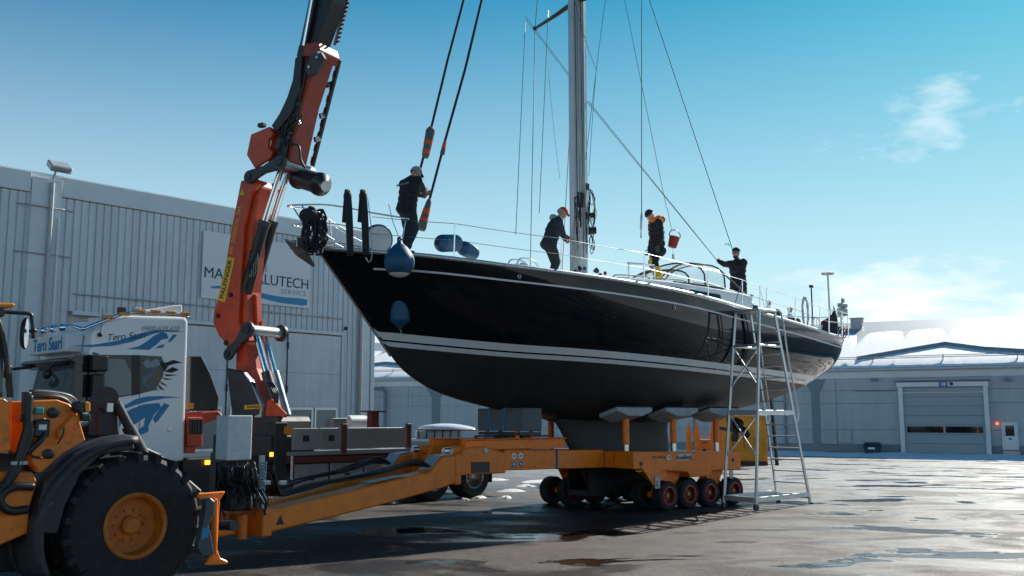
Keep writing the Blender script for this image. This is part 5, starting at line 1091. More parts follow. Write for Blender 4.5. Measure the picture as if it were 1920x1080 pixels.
# cab edge: pillar, beacon, mirror
lpoly('cab_wall', [(-80, 590), (-2, 590), (8, 660), (6, 745), (-80, 745)], .5, .56, 'wind_glass', .01)
for pts, r_ in (([(-30, 582), (-5, 600), (6, 640), (14, 690), (18, 745)], .030), ([(8, 690), (20, 690), (16, 745)], .012)): m_ = MB(); m_.tube(smoothpts([lp(a, b, .45) for a, b in pts]), r_, 8); m_.build('cab_pillar', 'black_paint', lo, smooth='all')
lpoly('cab_roof', [(-80, 572), (4, 576), (12, 584), (8, 594), (-80, 592)], .3, 1.5, 'black_paint'); lpoly('roof_lamp', [(-40, 566), (26, 568), (30, 571), (29, 576), (-40, 575)], .28, .7, 'amber', .02)
m_ = MB(); m_.tube(smoothpts([lp(5, 585, .42), lp(30, 586, .42), lp(56, 589, .42), lp(60, 600, .42), lp(63, 635, .42)]), .022, 8); m_.cyl(lp(61, 617, .42), lp(62, 623, .42), .04, 10); m_.build('mirror_arm', 'black_paint', lo, smooth='all')
mx_, mz_ = on(LF, 49, 625, .42); m_ = MB(); m_.lathe([(.001, -.05), (.07, -.045), (.085, -.02), (.085, .0)], (0, 0, 0), (0, -1, 0), 24, cap=False); m_.v = [(a, b, c * 2.05) for a, b, c in m_.v]; m_.xf(Matrix.Translation((mx_, .42, mz_)) @ Matrix.Rotation(R(55), 4, 'Z')); mo = m_.build('side_mirror', 'black_paint', lo, smooth='all')
m_ = MB(); m_.lathe([(.001, 0), (.08, 0)], (0, 0, 0), (0, -1, 0), 24, cap=False); m_.v = [(a, b, c * 2.05) for a, b, c in m_.v]; m_.xf(Matrix.Translation((mx_, .42, mz_)) @ Matrix.Rotation(R(55), 4, 'Z') @ Matrix.Translation((0, -.004, 0))); m_.build('mirror_glass', 'chrome', lo)
for k in range(3): m_ = MB(); m_.tube([lp(18 + 2 * k, 700, .4), lp(20 + 2 * k, 745, .4)], .008, 5); m_.build('wiper_arm', 'black_paint', lo)

# ================================================================== crane truck
TY = R(45.6); TO = Vector((-7.97, 18.2, 0))
tk = thing('crane_truck', 'white cab-over truck with blue swoosh graphics and flat bed, parked by the hall', 'truck', tuple(TO), TY)
KF = frame(tk)
def kp(px, py, y=0.0): x, z = on(KF, px, py, y); return (x, y, z)
def kz(zx, zy): return (60 + zx / 3.723, 570 + zy / 3.723)      # points measured on a detail of the cab side
def kpoly(nm_, pts, y0, y1, mm_, bevel=.0, par=tk, yref=0.0): return MB().prism(ons(KF, pts, yref), y0, y1).build(nm_, mm_, par, bevel=bevel)
prof = [(.04, 1.05), (-.02, 1.9), (.16, 2.98), (.18, 3.10), (.22, 3.62), (.42, 3.83), (.85, 3.95), (2.08, 4.0), (2.12, 3.9), (2.16, 1.15), (1.6, 1.12), (1.45, 1.35), (1.1, 1.45), (.75, 1.35), (.6, 1.05)]
cab = MB().prism(prof, 0, 2.5).build('cab', 'truck_white', tk, bevel=.07, seg=3)
MB().add([(-.035, .14, 1.98), (-.035, 2.36, 1.98), (.135, 2.36, 2.93), (.135, .14, 2.93)], [(0, 1, 2, 3)]).build('windscreen', 'wind_glass', tk, solid=.02)
MB().prism([(-.05, 2.98), (.1, 2.94), (.12, 3.06), (-.1, 3.12), (-.16, 3.05)], -.02, 2.52).build('sun_visor', 'dark_glass', tk, bevel=.01)
win = kpoly('side_window', [kz(*q) for q in ((298, 352), (750, 357), (902, 366), (925, 420), (912, 505), (860, 600), (750, 627), (610, 652), (440, 682), (296, 692))], -.012, -.001, 'dark_glass')
kpoly('door_pane', [kz(*q) for q in ((505, 380), (640, 385), (690, 480), (690, 630), (505, 655))], -.016, -.013, 'milky_pane', par=win); kpoly('window_post', [kz(*q) for q in ((695, 358), (752, 358), (752, 628), (695, 640))], -.020, -.0165, 'black_paint', par=win)
BL = 'print_blue'
def graf(nm_, pts, mm_=BL, y=-.008): return kpoly(nm_, [kz(*q) for q in pts], y, -.001, mm_)
graf('swoosh', ((275, 292), (450, 281), (600, 255), (760, 205), (860, 180), (960, 181), (1068, 197), (940, 194), (850, 206), (700, 264), (560, 293), (400, 300)))
graf('swoosh', ((660, 314), (745, 295), (800, 262), (850, 222), (905, 197), (940, 205), (952, 240), (900, 250), (872, 280), (815, 320))); graf('swoosh', ((858, 312), (885, 290), (925, 280), (915, 303))); graf('swoosh', ((945, 268), (985, 212), (1012, 215), (970, 262)))
graf('swoosh', ((610, 745), (650, 705), (720, 665), (800, 645), (900, 642), (1048, 652), (930, 658), (800, 682), (720, 705)), y=-.008); graf('swoosh', ((620, 775), (690, 735), (780, 700), (885, 690), (900, 720), (850, 775), (812, 850), (812, 890), (720, 932), (735, 885), (780, 850), (790, 790), (745, 820), (690, 860))); graf('swoosh', ((842, 800), (922, 692), (960, 705), (880, 815), (860, 832)))
graf('swoosh', ((560, 835), (610, 790), (640, 815), (590, 880)))
GX = 'label_black'
for pts in (((770, 410), (800, 385), (830, 405), (855, 380), (885, 395), (890, 430), (840, 445), (790, 445)), ): graf('griffin_crown', pts, 'print_grey', -.018)
for k, pts in enumerate((((890, 400), (930, 410), (985, 390), (1050, 410), (1000, 415), (950, 430), (925, 470), (900, 440)), ((925, 470), (980, 440), (1025, 460), (970, 480)), ((920, 490), (1020, 495), (940, 505)), ((905, 515), (985, 525), (935, 530)), ((895, 540), (950, 575), (905, 560)), ((880, 560), (925, 605), (890, 590)), ((862, 575), (880, 605), (868, 600)))): graf('griffin_feather', pts, GX, -.015)
for k in range(7):
    m_ = MB(); m_.tube(smoothpts([kp(*kz(880 - 6 * k, 430 + 10 * k), -.022), kp(*kz(830 - 8 * k, 455 + 14 * k), -.022), kp(*kz(775 + 3 * k, 500 + 10 * k), -.022), kp(*kz(768 + 12 * k, 600 - 2 * k), -.022)], 4), .006, 4); m_.build('griffin_line', 'print_grey', tk)
sx_, sz_ = on(KF, *kz(655, 226)); text('owner_name', 'Tero Saari', .18, 'print_dark', tk, (sx_, -.008, sz_), (R(90), R(-8), 0), ext=.002, shear=.35); sx_, sz_ = on(KF, *kz(895, 172)); text('phone_number', '0400 639 620', .14, 'print_grey', tk, (sx_, -.008, sz_), (R(90), R(-3), 0), ext=.002, shear=.35)
fb2 = MB().bx(-.12, .19, .35, 2.15, 3.22, 3.56).build('roof_sign', 'white_paint', tk, bevel=.02); text('roof_sign_name', 'Tero Saari', .34, BL, tk, (-.126, 1.25, 3.385), (R(90), 0, R(-90)), ext=.003, bold=.006)
m_ = MB(); m_.tube(smoothpts([(.02, -.02, 3.62), (.35, -.04, 3.78), (.8, -.04, 3.97), (1.4, -.04, 4.01), (2.1, -.04, 4.02)]), .035, 8); m_.build('roof_rail', 'chrome', tk, smooth='all'); m_ = MB(); m_.tube(smoothpts([(.02, -.02, 3.62), (-.10, .3, 3.70), (-.14, 1.25, 3.74), (-.10, 2.2, 3.70), (.02, 2.52, 3.62)]), .035, 8); m_.build('roof_rail', 'chrome', tk, smooth='all')
for k in range(6): t = k / 5; x = lerp(.45, 2.0, t); MB().box((x, -.085, lerp(3.86, 4.03, min(1, t * 2.2)) + .02), (.2, .06, .06)).build('marker_light', 'amber', tk, bevel=.008)
for k in range(5): m_ = MB(); m_.lathe([(.07, 0), (.075, .06), (.04, .1), (.001, .11)], (-.17, .35 + k * .45, 3.66), (-1, 0, 0), 14); m_.build('roof_spotlight', 'chrome', tk, smooth=30)
for (px, mm_) in ((228, 'black_paint'), (256, 'galvanised')): m_ = MB(); p = kp(px, 582, .5); m_.cyl((p[0], .5, 3.95), p, .02, 6); m_.box(p, (.14, .12, .12)); m_.build('work_lamp', mm_, tk, bevel=.015)
m_ = MB(); p = kp(*kz(470, 215)); m_.ball((p[0], -.03, p[2]), .045, 10); m_.cyl((p[0], -.05, p[2]), (p[0] + .02, -.05, p[2] + .5), .006, 6); m_.build('antenna', 'black_paint', tk, smooth=True)
MB().prism([(.95, 4.02), (2.05, 4.03), (2.05, 4.26), (1.9, 4.24)], .15, 2.35).build('roof_deflector', 'truck_white', tk, bevel=.02)
for (a, b, c, d) in ((415, 360, 525, 470), (415, 490, 500, 650)): m_ = MB(); x0, z0 = on(KF, *kz(a, d), -.2); x1, z1 = on(KF, *kz(c, b), -.2); m_.bx(x0, x1, -.28, -.10, z0, z1); m_.build('side_mirror', 'black_paint', tk, bevel=.03, seg=2) if True else None
m_ = MB(); p = kp(*kz(450, 360), -.15); m_.tube([(p[0], -.02, p[2] + .05), (p[0], -.2, p[2] + .03), (p[0], -.2, p[2] - .9)], .02, 6); m_.build('mirror_arm', 'black_paint', tk)
m_ = MB(); m_.tube([(-.05, .3, 3.0), (-.35, .35, 2.95), (-.38, .5, 2.85)], .03, 8); m_.ball((-.38, .5, 2.8), .13, 12, sc=(.6, 1, .75)); m_.build('front_mirror', 'black_paint', tk, smooth=True); m_ = MB(); m_.tube([(-.05, 2.2, 3.0), (-.35, 2.5, 2.95)], .03, 8); m_.ball((-.36, 2.62, 2.88), .15, 12, sc=(.6, 1.2, .75)); m_.build('front_mirror', 'black_paint', tk, smooth=True)
kpoly('door_seam', [kz(*q) for q in ((748, 630), (752, 630), (752, 900), (748, 900))], -.004, -.001, 'dark_grey'); m_ = MB(); p = kp(*kz(960, 875)); m_.lathe([(.05, 0), (.045, .02), (.001, .022)], (p[0], 0, p[2]), (0, -1, 0), 18); m_.build('fuel_cap', 'steel', tk, smooth=30)
MB().prism([(.55, 1.06), (.75, 1.38), (1.1, 1.50), (1.45, 1.40), (1.66, 1.10), (1.58, 1.08), (1.4, 1.32), (1.1, 1.41), (.8, 1.32), (.65, 1.05)], -.06, .3).build('wheel_arch', 'truck_white', tk, bevel=.01); make_wheel(tk, (1.1, .2, .52), .52, .32, (0, -1, 0), 'steel', 'steel', rr=.56)
MB().bx(.0, 2.1, .05, 2.45, .45, 1.04).build('bumper', 'dark_grey', tk, bevel=.04)
# behind the cab: air deflector, frame, crane feet
MB().prism(ons(KF, [(350, 668), (372, 668), (388, 700), (404, 745), (402, 770), (350, 770)], .3), .15, .35).build('air_deflector', 'black_paint', tk, bevel=.02)
MB().prism(ons(KF, [(350, 668), (372, 668), (388, 700), (404, 745), (402, 770), (350, 770)], .3), 2.1, 2.3).build('air_deflector', 'black_paint', tk, bevel=.02)
MB().box(kp(356, 761, .1), (.16, .02, .12)).build('warning_plate', 'amber', tk)
kpoly('red_frame', [(350, 775), (415, 770), (425, 782), (400, 790), (372, 800), (372, 850), (350, 850)], .1, .5, 'crane_red', .02); kpoly('red_valve_bank', [(352, 782), (380, 782), (380, 838), (352, 838)], .0, .2, 'crane_red', .02)
for k in range(5): m_ = MB(); m_.box(kp(357 + 5 * k, 800, .0), (.05, .06, .3)); m_.build('valve', 'black_paint', tk, bevel=.01)
MB().bx(2.1, 12.2, .75, 1.75, .75, 1.12).build('chassis', 'black_paint', tk); MB().bx(2.2, 4.4, .1, .7, .5, 1.2).build('tank_box', 'black_paint', tk, bevel=.03)
for k, (px, py) in enumerate(((389, 867), (510, 852))): MB().box(kp(px, py, .05), (.10, .03, .09)).build('marker_lamp', 'amber_lit', tk)
# outrigger box and leg
MB().bx(4.1, 5.25, .05, 2.45, 1.05, 1.62).build('outrigger_beam', 'guard_black', tk, bevel=.03); MB().box(kp(541, 807, -.02), (.22, .03, .16)).build('warning_plate', 'amber', tk)
m_ = MB(); a = kp(528, 800, 0); m_.bx(a[0] - .16, a[0] + .16, .0, .3, .35, 1.9); m_.build('outrigger_leg', 'black_paint', tk, bevel=.02); m_ = MB(); m_.cyl((a[0] + .3, .05, .55), (a[0] + .3, .05, 1.2), .035, 10); m_.build('outrigger_rod', 'chrome', tk, smooth=True)
# flat bed: aluminium drop sides, red rail, tool boxes
mat('side_alloy', (.30, .32, .32), .4, metal=.5, var=.08, vscale=2, dirt=(.2, .2, .19), dirt_amt=.4)
xa, za = on(KF, 560, 842, 0); zt_ = on(KF, 640, 800, 0)[1]
for k, (pa, pb) in enumerate(((548, 598), (600, 641), (652, 764))): x0 = on(KF, pa, 820)[0]; x1 = on(KF, pb, 820)[0]; o_ = MB().bx(x0, x1, .0, .05, 1.30, 1.77).build('drop_side', 'side_alloy', tk, bevel=.008); MB().box(((x0 + x1) / 2, -.02, 1.55), (.13, .04, .13)).build('side_latch', 'black_paint', o_) if k < 2 else None
for px in (646, 767): x0 = on(KF, px, 820)[0]; MB().bx(x0 - .06, x0 + .06, -.02, .08, 1.2, 1.86).build('side_post', 'dark_red', tk, bevel=.008)
MB().bx(4.5, 8.0, .0, 2.5, 1.18, 1.27).build('bed_floor', 'side_alloy', tk, bevel=.01); MB().bx(4.4, 12.3, .03, .12, 1.02, 1.15).build('red_rail', 'dark_red', tk); MB().bx(8.0, 12.3, .1, 2.4, 1.16, 1.20).build('rear_deck', 'side_alloy', tk)
for k in range(3): MB().bx(4.75 + .95 * k, 5.65 + .95 * k, .08, .6, .35, 1.0).build('tool_box', 'side_alloy', tk, bevel=.015); MB().box((5.2 + .95 * k, .07, .7), (.12, .02, .12)).build('box_latch', 'black_paint', tk)
for x in (8.65, 10.0): make_wheel(tk, (x, .2, .52), .52, .55, (0, -1, 0), 'steel', 'steel', rr=.56, dish=.2); make_wheel(tk, (x, 2.3, .52), .52, .55, (0, 1, 0), 'steel', 'steel', rr=.56)
MB().bx(10.62, 10.66, .0, .6, .35, 1.0).build('mud_flap', 'rubber', tk)
m_ = MB(); m_.cyl(kp(652, 792, 1.2), kp(684, 792, 1.2), .17, 20); m_.build('air_tank', 'white_paint', tk, smooth=True); m_ = MB(); a = kp(699, 800, .6); m_.bx(a[0] - .1, a[0] + .1, .5, .7, 1.3, kp(699, 773, .6)[2]); m_.bx(a[0] - .22, a[0] + .22, .4, .8, kp(699, 773, .6)[2], kp(699, 770, .6)[2]); m_.build('red_bollard', 'dark_red', tk); MB().box(kp(630, 793, .4), (.4, .3, .22)).build('equipment_box', 'side_alloy', tk, bevel=.01)

# ================================================================== loader crane on the truck
cp_ = KF @ Vector((4.82, 1.25, 0)); CY = R(-30)
cn = thing('knuckle_boom_crane', 'tall red knuckle boom crane mounted behind the truck cab, reaching up out of view', 'crane', (cp_.x, cp_.y, 1.62), CY)
CF = frame(cn); CR = 'crane_red'; mat('crane_red_shaded', (.27, .03, .010), .42, var=.15, vscale=1.6, dirt=(.05, .018, .012), dirt_amt=.7)  # crane red darkened to put the upper arm's shade into its colour
def cpt(px, py, y): x, z = on(CF, px, py, y); return (x, y, z)
def cpoly(nm_, pts, y0, y1, mm_=CR, bevel=.02, yref=None, par=cn): return MB().prism(ons(CF, pts, y0 if yref is None else yref), y0, y1).build(nm_, mm_, par, bevel=bevel)
def ccyl(nm_, a, b, ya, r, mm_, n=18): m_ = MB(); m_.cyl(cpt(*a, ya), cpt(*b, ya), r, n); return m_.build(nm_, mm_, cn, smooth=True)
cpoly('base', [(428, 782), (522, 780), (526, 790), (526, 832), (440, 832)], -.5, .5, 'guard_black', .03)
cov = cpoly('column_cover', [(423, 690), (452, 696), (470, 716), (489, 762), (486, 778), (470, 785), (434, 780)], -.50, -.36, 'dark_grey', .03); cpoly('cover_badge', [(459, 760), (490, 758), (491, 766), (459, 768)], -.515, -.502, 'label_yellow', .004, -.50); cpoly('cover_trim', [(455, 697), (468, 712), (492, 762), (489, 783), (474, 786), (487, 764), (466, 716)], -.49, -.36, 'aluminium', .01)
bx_, bz_ = on(CF, 475, 763, -.52); text('badge_name', 'PALFINGER', .075, 'label_black', cn, (bx_, -.518, bz_), (R(90), 0, 0), ext=.001, bold=.002)
cpoly('column', [(438, 640), (454, 642), (464, 690), (480, 745), (492, 780), (440, 782), (436, 700)], -.24, .30, CR, .04, -.3)
cpoly('column_foot', [(500, 752), (508, 748), (536, 776), (534, 783), (497, 783)], -.42, -.36, CR, .01, -.42)
# main boom: two side plates and a core
mb_ = [(451, 339), (435, 420), (416, 531), (400, 587), (399, 605), (409, 629), (433, 654), (446, 652), (452, 618), (446, 600), (449, 540), (457, 425), (470, 365), (485, 345), (478, 333)]
boom = cpoly('main_boom', mb_, -.36, -.24, CR, .02, -.36); cpoly('main_boom_plate', mb_, .24, .36, CR, .02, -.36)
cpoly('boom_core', [(452, 350), (437, 425), (420, 530), (406, 590), (420, 625), (446, 640), (458, 600), (455, 545), (466, 440), (480, 352)], -.235, .235, CR, .02, -.36)
cpoly('boom_rib', [(452, 545), (470, 552), (472, 610), (455, 615)], -.02, .02, CR, .005, -.2); cpoly('boom_knee', [(436, 622), (462, 615), (466, 640), (452, 660), (436, 655)], -.2, .2, CR, .03, -.2)
cpoly('boom_head', [(462, 342), (484, 336), (490, 350), (480, 380), (470, 425), (462, 430), (460, 380)], -.22, .22, CR, .03, -.22)
for a in ((409, 592), (433, 553), (424, 643)): m_ = MB(); p = cpt(*a, -.365); m_.lathe([(.06, 0), (.055, .03), (.001, .03)], p, (0, -1, 0), 14); m_.build('boom_pin', 'black_paint', cn, smooth=30)
# boom lettering
def cang(a, b, y): p, q = on(CF, *a, y), on(CF, *b, y); return math.atan2(q[1] - p[1], q[0] - p[0])
an_ = cang((414, 562), (431, 487), -.36); bxy = on(CF, 424, 524, -.365)
lb = MB(); lb.bx(-.52, .52, -.008, 0, -.125, .125); lb.xf(Matrix.Translation((bxy[0], -.361, bxy[1])) @ Matrix.Rotation(-an_, 4, 'Y')); lb.build('boom_badge', 'label_yellow', cn, bevel=.05 if False else .003)
text('boom_name', 'PALFINGER', .185, 'label_black', cn, (bxy[0], -.372, bxy[1]), (R(90), -an_, 0), ext=.001, bold=.004)
bxy = on(CF, 441, 432, -.365); text('boom_model', 'PK 200002L SH', .17, 'label_yellow', cn, (bxy[0], -.363, bxy[1]), (R(90), -cang((432, 480), (450, 385), -.36), 0), ext=.001, space=1.05)
cpoly('warning_triangle', [(448, 366), (458, 366), (456, 355)], -.372, -.364, 'label_yellow', 0, -.36)
# knuckle levers and pins
def lever(pts, r0, r1, y0, y1, mm_='dark_grey', nm_='link_lever'):
    a = Vector(cpt(*pts[0], y0)); b = Vector(cpt(*pts[1], y0)); d = (b - a); ln = d.length; d.normalize(); u = Vector((-d.z, 0, d.x)); o_ = []
    for k in range(9): t = math.pi * k / 8; o_.append(b + d * r1 * math.sin(t) + u * r1 * math.cos(t))
    for k in range(9): t = math.pi * k / 8; o_.append(a - d * r0 * math.sin(t) - u * r0 * math.cos(t))
    mid = [o_[0].lerp(o_[-1], .5) - u * .05]; mm2 = MB(); mm2.prism([(p.x, p.z) for p in o_[:9]] + [((a + b).x / 2 - u.x * min(r0, r1) * .6, (a + b).z / 2 - u.z * min(r0, r1) * .6)] + [(p.x, p.z) for p in o_[9:]] + [((a + b).x / 2 + u.x * min(r0, r1) * .6, (a + b).z / 2 + u.z * min(r0, r1) * .6)], y0, y1); o2 = mm2.build(nm_, mm_, cn, bevel=.015)
    for q, r_ in ((a, r0), (b, r1)): m_ = MB(); m_.cyl((q.x, y0 - .03, q.z), (q.x, y0 - .001, q.z), r_ * .6, 18); m_.build('pin_cap', 'black_paint', cn, smooth=True)
lever(((465, 331), (523, 303)), .15, .17, -.50, -.40); lever(((465, 331), (523, 303)), .15, .17, .40, .50); lever(((426, 664), (462, 618)), .14, .19, -.48, -.39); lever(((426, 664), (462, 618)), .14, .19, .39, .48)
m_ = MB(); p = cpt(523, 303, -.5); m_.cyl((p[0], -.46, p[2]), (p[0], .62, p[2]), .11, 18); m_.build('knuckle_pin', 'galvanised', cn, smooth=True); m_ = MB(); p = cpt(462, 618, -.48); m_.cyl((p[0], -.46, p[2]), (p[0], .6, p[2]), .12, 18); m_.build('knee_pin', 'galvanised', cn, smooth=True); m_ = MB(); m_.cyl((p[0], .6, p[2]), (p[0], .68, p[2]), .2, 18); m_.build('knee_pin_head', 'dark_grey', cn, smooth=True)
# cylinders
for y in (-.16, .30):
    q = 0 if y < 0 else 15
    ccyl('cylinder_rod', (527 + q, 318), (493 + q, 425), y, .075, 'chrome'); ccyl('cylinder_barrel', (497 + q, 415), (459 + q, 548), y, .125, 'black_paint'); m_ = MB(); m_.cyl(cpt(497 + q, 414, y), cpt(494 + q, 424, y), .14, 18); m_.build('cylinder_gland', 'dark_grey', cn, smooth=True)
    ccyl('cylinder_rod', (480 + q, 626), (501 + q, 705), y, .075, 'chrome'); ccyl('cylinder_barrel', (499 + q, 698), (522 + q, 780), y, .115, 'dark_grey' if y < 0 else 'steel')
for k in range(4): m_ = MB(); m_.tube(smoothpts([cpt(500 + 3 * k, 715, -.32), cpt(512 + 3 * k, 735, -.35), cpt(520, 755 + 4 * k, -.33), cpt(530, 778, -.3)]), .018, 6); m_.build('crane_hose', 'hose', cn, smooth='all')
for k in range(5): m_ = MB(); m_.tube(smoothpts([cpt(470 + 3 * k, 470, -.22), cpt(466 + 4 * k, 505, -.30), cpt(468 + 2 * k, 530, -.3), cpt(462 + 2 * k, 552, -.28)]), .02, 6); m_.build('crane_hose', 'hose', cn, smooth='all')
# upper arm
cpoly('arm_cheek', [(462, 290), (470, 252), (505, 237), (512, 250), (503, 262), (502, 275), (510, 284), (507, 295), (477, 315)], -.44, -.34, CR, .015, -.44); cpoly('arm_cheek', [(462, 290), (470, 252), (505, 237), (512, 250), (503, 262), (502, 275), (510, 284), (507, 295), (477, 315)], .34, .44, CR, .015, -.44)
cpoly('upper_arm', [(508, 238), (542, 165), (553, 108), (559, 84), (592, 80), (595, 100), (566, 190), (541, 300), (530, 316), (515, 318), (498, 312)], -.29, .29, 'crane_red_shaded', .03, -.33)
cpoly('hose_shade_panel', [(521, 300), (519, 262), (540, 215), (556, 165), (563, 112), (580, 110), (566, 175), (548, 235), (535, 300)], -.35, -.295, 'black_paint', .015, -.33)  # black panel for dark hoses and for the arm's shade, painted in
cpoly('arm_collar', [(552, 104), (557, 82), (593, 76), (597, 92), (592, 106)], -.35, .35, 'crane_red_shaded', .02, -.4)
cpoly('arm_shroud', [(508, 236), (532, 200), (548, 150), (553, 108), (566, 104), (560, 170), (545, 215), (520, 245)], -.43, -.34, 'black_paint', .015, -.43)
cpoly('hose_tray', [(556, 110), (575, 20), (590, -60), (600, -60), (584, 30), (566, 110)], -.36, -.28, 'black_paint', .01, -.36)
cpoly('telescopic_boom', [(566, 84), (588, 0), (608, -70), (640, -70), (620, 0), (590, 80)], -.25, .25, 'black_paint', .03, -.28); ccyl('extension_rod', (569, 86), (592, -40), -.34, .045, 'chrome')
cpoly('boom_edge_rail', [(624, 84), (646, 0), (664, -70), (672, -70), (653, 0), (630, 86)], .30, .34, 'aluminium', .006, .30)
for k in range(14): m_ = MB(); m_.box(cpt(634 + k * 2.1, 78 - k * 8, .28), (.09, .03, .035)); m_.build('rail_tooth', 'black_paint', cn)
cpoly('arm_bracket', [(572, 132), (582, 102), (600, 96), (607, 108), (592, 136), (577, 143)], -.42, -.30, 'dark_grey', .015, -.42)
for a in ((580, 126), (595, 108), (598, 99)): m_ = MB(); m_.lathe([(.04, 0), (.035, .03), (.001, .03)], cpt(*a, -.425), (0, -1, 0), 12); m_.build('bracket_bolt', 'steel', cn, smooth=30)
sp_ = [(583, 312), (634, 112), (628, 110), (577, 310)]; cpoly('chain_rail', [(a + 4, b) for a, b in sp_], .50, .56, 'dark_grey', .006, .5)
for k in range(9): a = (584.5 + k * 5.9, 300 - k * 23); m_ = MB(); m_.box(cpt(*a, .49), (.05, .02, .16), ry=R(15)); m_.build('rail_slot', 'label_black', cn)
for a, b in (((600, 218), (612, 190)), ((590, 262), (603, 228)), ((612, 160), (625, 142))): m_ = MB(); m_.beam(cpt(*a, .3), cpt(a[0] + 10, a[1] - 3, .52), .05, .12); m_.build('rail_bracket', 'black_paint', cn)
m_ = MB(); a, b = Vector(cpt(560, 333, .35)), Vector(cpt(602, 346, .05)); m_.tube([a, a.lerp(b, .06), a.lerp(b, .07), a.lerp(b, .9), a.lerp(b, .91), b, b + (b - a) * .12], [.27, .27, .235, .235, .27, .27, .12], 26); m_.build('winch_drum', 'black_paint', cn, smooth=30); m_ = MB(); m_.cyl(b + (b - a) * .05, b + (b - a) * .22, .13, 18); m_.build('winch_motor', 'steel', cn, smooth=True)
for k in range(12):
    s0 = (rnd.uniform(503, 545), rnd.uniform(235, 300)); e0 = (rnd.uniform(520, 570), rnd.uniform(150, 310)); m_ = MB(); m_.tube(smoothpts([cpt(*s0, -.36), cpt((s0[0] + e0[0]) / 2 + rnd.uniform(-8, 8), (s0[1] + e0[1]) / 2 + rnd.uniform(-12, 12), -.42), cpt(*e0, -.35)]), rnd.uniform(.012, .022), 6); m_.build('crane_hose', 'hose', cn, smooth='all')
m_ = MB(); m_.tube(smoothpts([cpt(520, 255, -.36), cpt(545, 268, -.4), cpt(560, 275, -.38), cpt(564, 300, -.36), cpt(572, 315, -.3)]), .03, 8); m_.build('crane_hose', 'hose', cn, smooth='all')
for k in range(10): m_ = MB(); m_.box(cpt(*((lambda q: (lerp(578, 548, q) - rnd.uniform(2, 18), lerp(125, 255, q)))(rnd.random())), -.35), (rnd.uniform(.06, .2), .08, rnd.uniform(.06, .18))); m_.build('valve_block', ('black_paint', 'dark_grey')[k % 2], cn, bevel=.01)
for k in range(3): m_ = MB(); m_.lathe([(.035, 0), (.035, .03), (.001, .03)], cpt(559 + 2 * k, 224 + 4 * k, -.345), (0, -1, 0), 10); m_.build('grease_cap', 'steel', cn)
m_ = MB(); m_.box(cpt(491, 235, -.3), (.18, .14, .1)); m_.build('boom_lamp', 'black_paint', cn, bevel=.02); MB().box(cpt(487, 607, .2), (.2, .03, .13)).build('warning_plate', 'amber', cn)
# ------------------------------------------------------------------ slings
mat('sleeve_grey', (.10, .12, .13), .8, var=.15, vscale=8); mat('sleeve_orange', (.62, .11, .03), .7, var=.1)
def sling(label, pts, Y, sleeves):
    P0 = [at(a, b, Y) for a, b in pts]; o_ = thing('lifting_sling', label, 'sling', tuple(P0[-1]), 0, group='crane slings'); B0 = P0[-1]
    m_ = MB(); m_.tube([p - B0 for p in P0], .026, 8); m_.build('rope', 'rope_dark', o_, smooth='all')
    for (a, b, r0, r1, bands_) in sleeves:
        A, Bq = at(*a, Y) - B0, at(*b, Y) - B0; m_ = MB(); m_.tube([A, A.lerp(Bq, .12), A.lerp(Bq, .5), A.lerp(Bq, .92), Bq], [r0 * .5, r0, (r0 + r1) / 2, r1, r1 * .8], 14); sl_ = m_.build('sleeve', 'sleeve_grey', o_, smooth='all')
        for t0, t1 in bands_: m_ = MB(); ra_ = max(r0, r1) * 1.04; m_.tube([A.lerp(Bq, t0), A.lerp(Bq, t1)], [lerp(r0, r1, t0) * 1.05, lerp(r0, r1, t1) * 1.05], 14); m_.build('orange_band', 'sleeve_orange', sl_, smooth=True)
sling('black crane sling with long grey sleeve, the left of the two', [(880, -40), (868, 5), (840, 110), (808, 242), (783, 335)], 19.6, [((809, 238), (797, 296), .10, .075, ((.45, .58), (.74, .88)))])
sling('black crane sling held at its lower end by the man at the bow', [(912, -40), (902, 5), (872, 130), (835, 262), (806, 372), (797, 400)], 19.1, [((835, 262), (829, 290), .03, .05, ((.15, .6),)), ((806, 372), (789, 432), .055, .095, ((.32, .5), (.6, .72)))])
# ================================================================== people on deck
mat('skin', (.50, .27, .19), .55, var=.08, vscale=8); mat('hair_grey', (.28, .28, .27), .8, var=.15, vscale=30, bump=.4, bscale=150); mat('beard_dark', (.045, .030, .022), .8, var=.2, vscale=30, bump=.4, bscale=150)
mat('cloth_black', (.014, .016, .020), .85, var=.25, vscale=6, bump=.25, bscale=28); mat('cloth_navy', (.012, .019, .030), .85, var=.25, vscale=6, bump=.25, bscale=28)
mat('cloth_trouser', (.020, .024, .029), .85, var=.25, vscale=6, bump=.25, bscale=24); mat('cloth_grey', (.26, .28, .29), .85, var=.12, vscale=8, bump=.2, bscale=30)
mat('cloth_red', (.55, .020, .016), .75, var=.1, vscale=8); mat('cloth_orange', (.85, .20, .01), .7, var=.08, vscale=8, bump=.2, bscale=25); mat('cloth_yellow', (.72, .46, .02), .7, var=.12, vscale=8)
mat('shoe_black', (.012, .012, .013), .6, var=.2); mat('glove_grey', (.06, .065, .07), .85, var=.2); mat('glove_dark', (.015, .016, .018), .85, var=.2)
def caps(mb, a, b, r0, r1, n=12):
    a, b = Vector(a), Vector(b); mb.tube([a, b], [r0, r1], n); mb.ball(a, r0, n); mb.ball(b, r1, n)
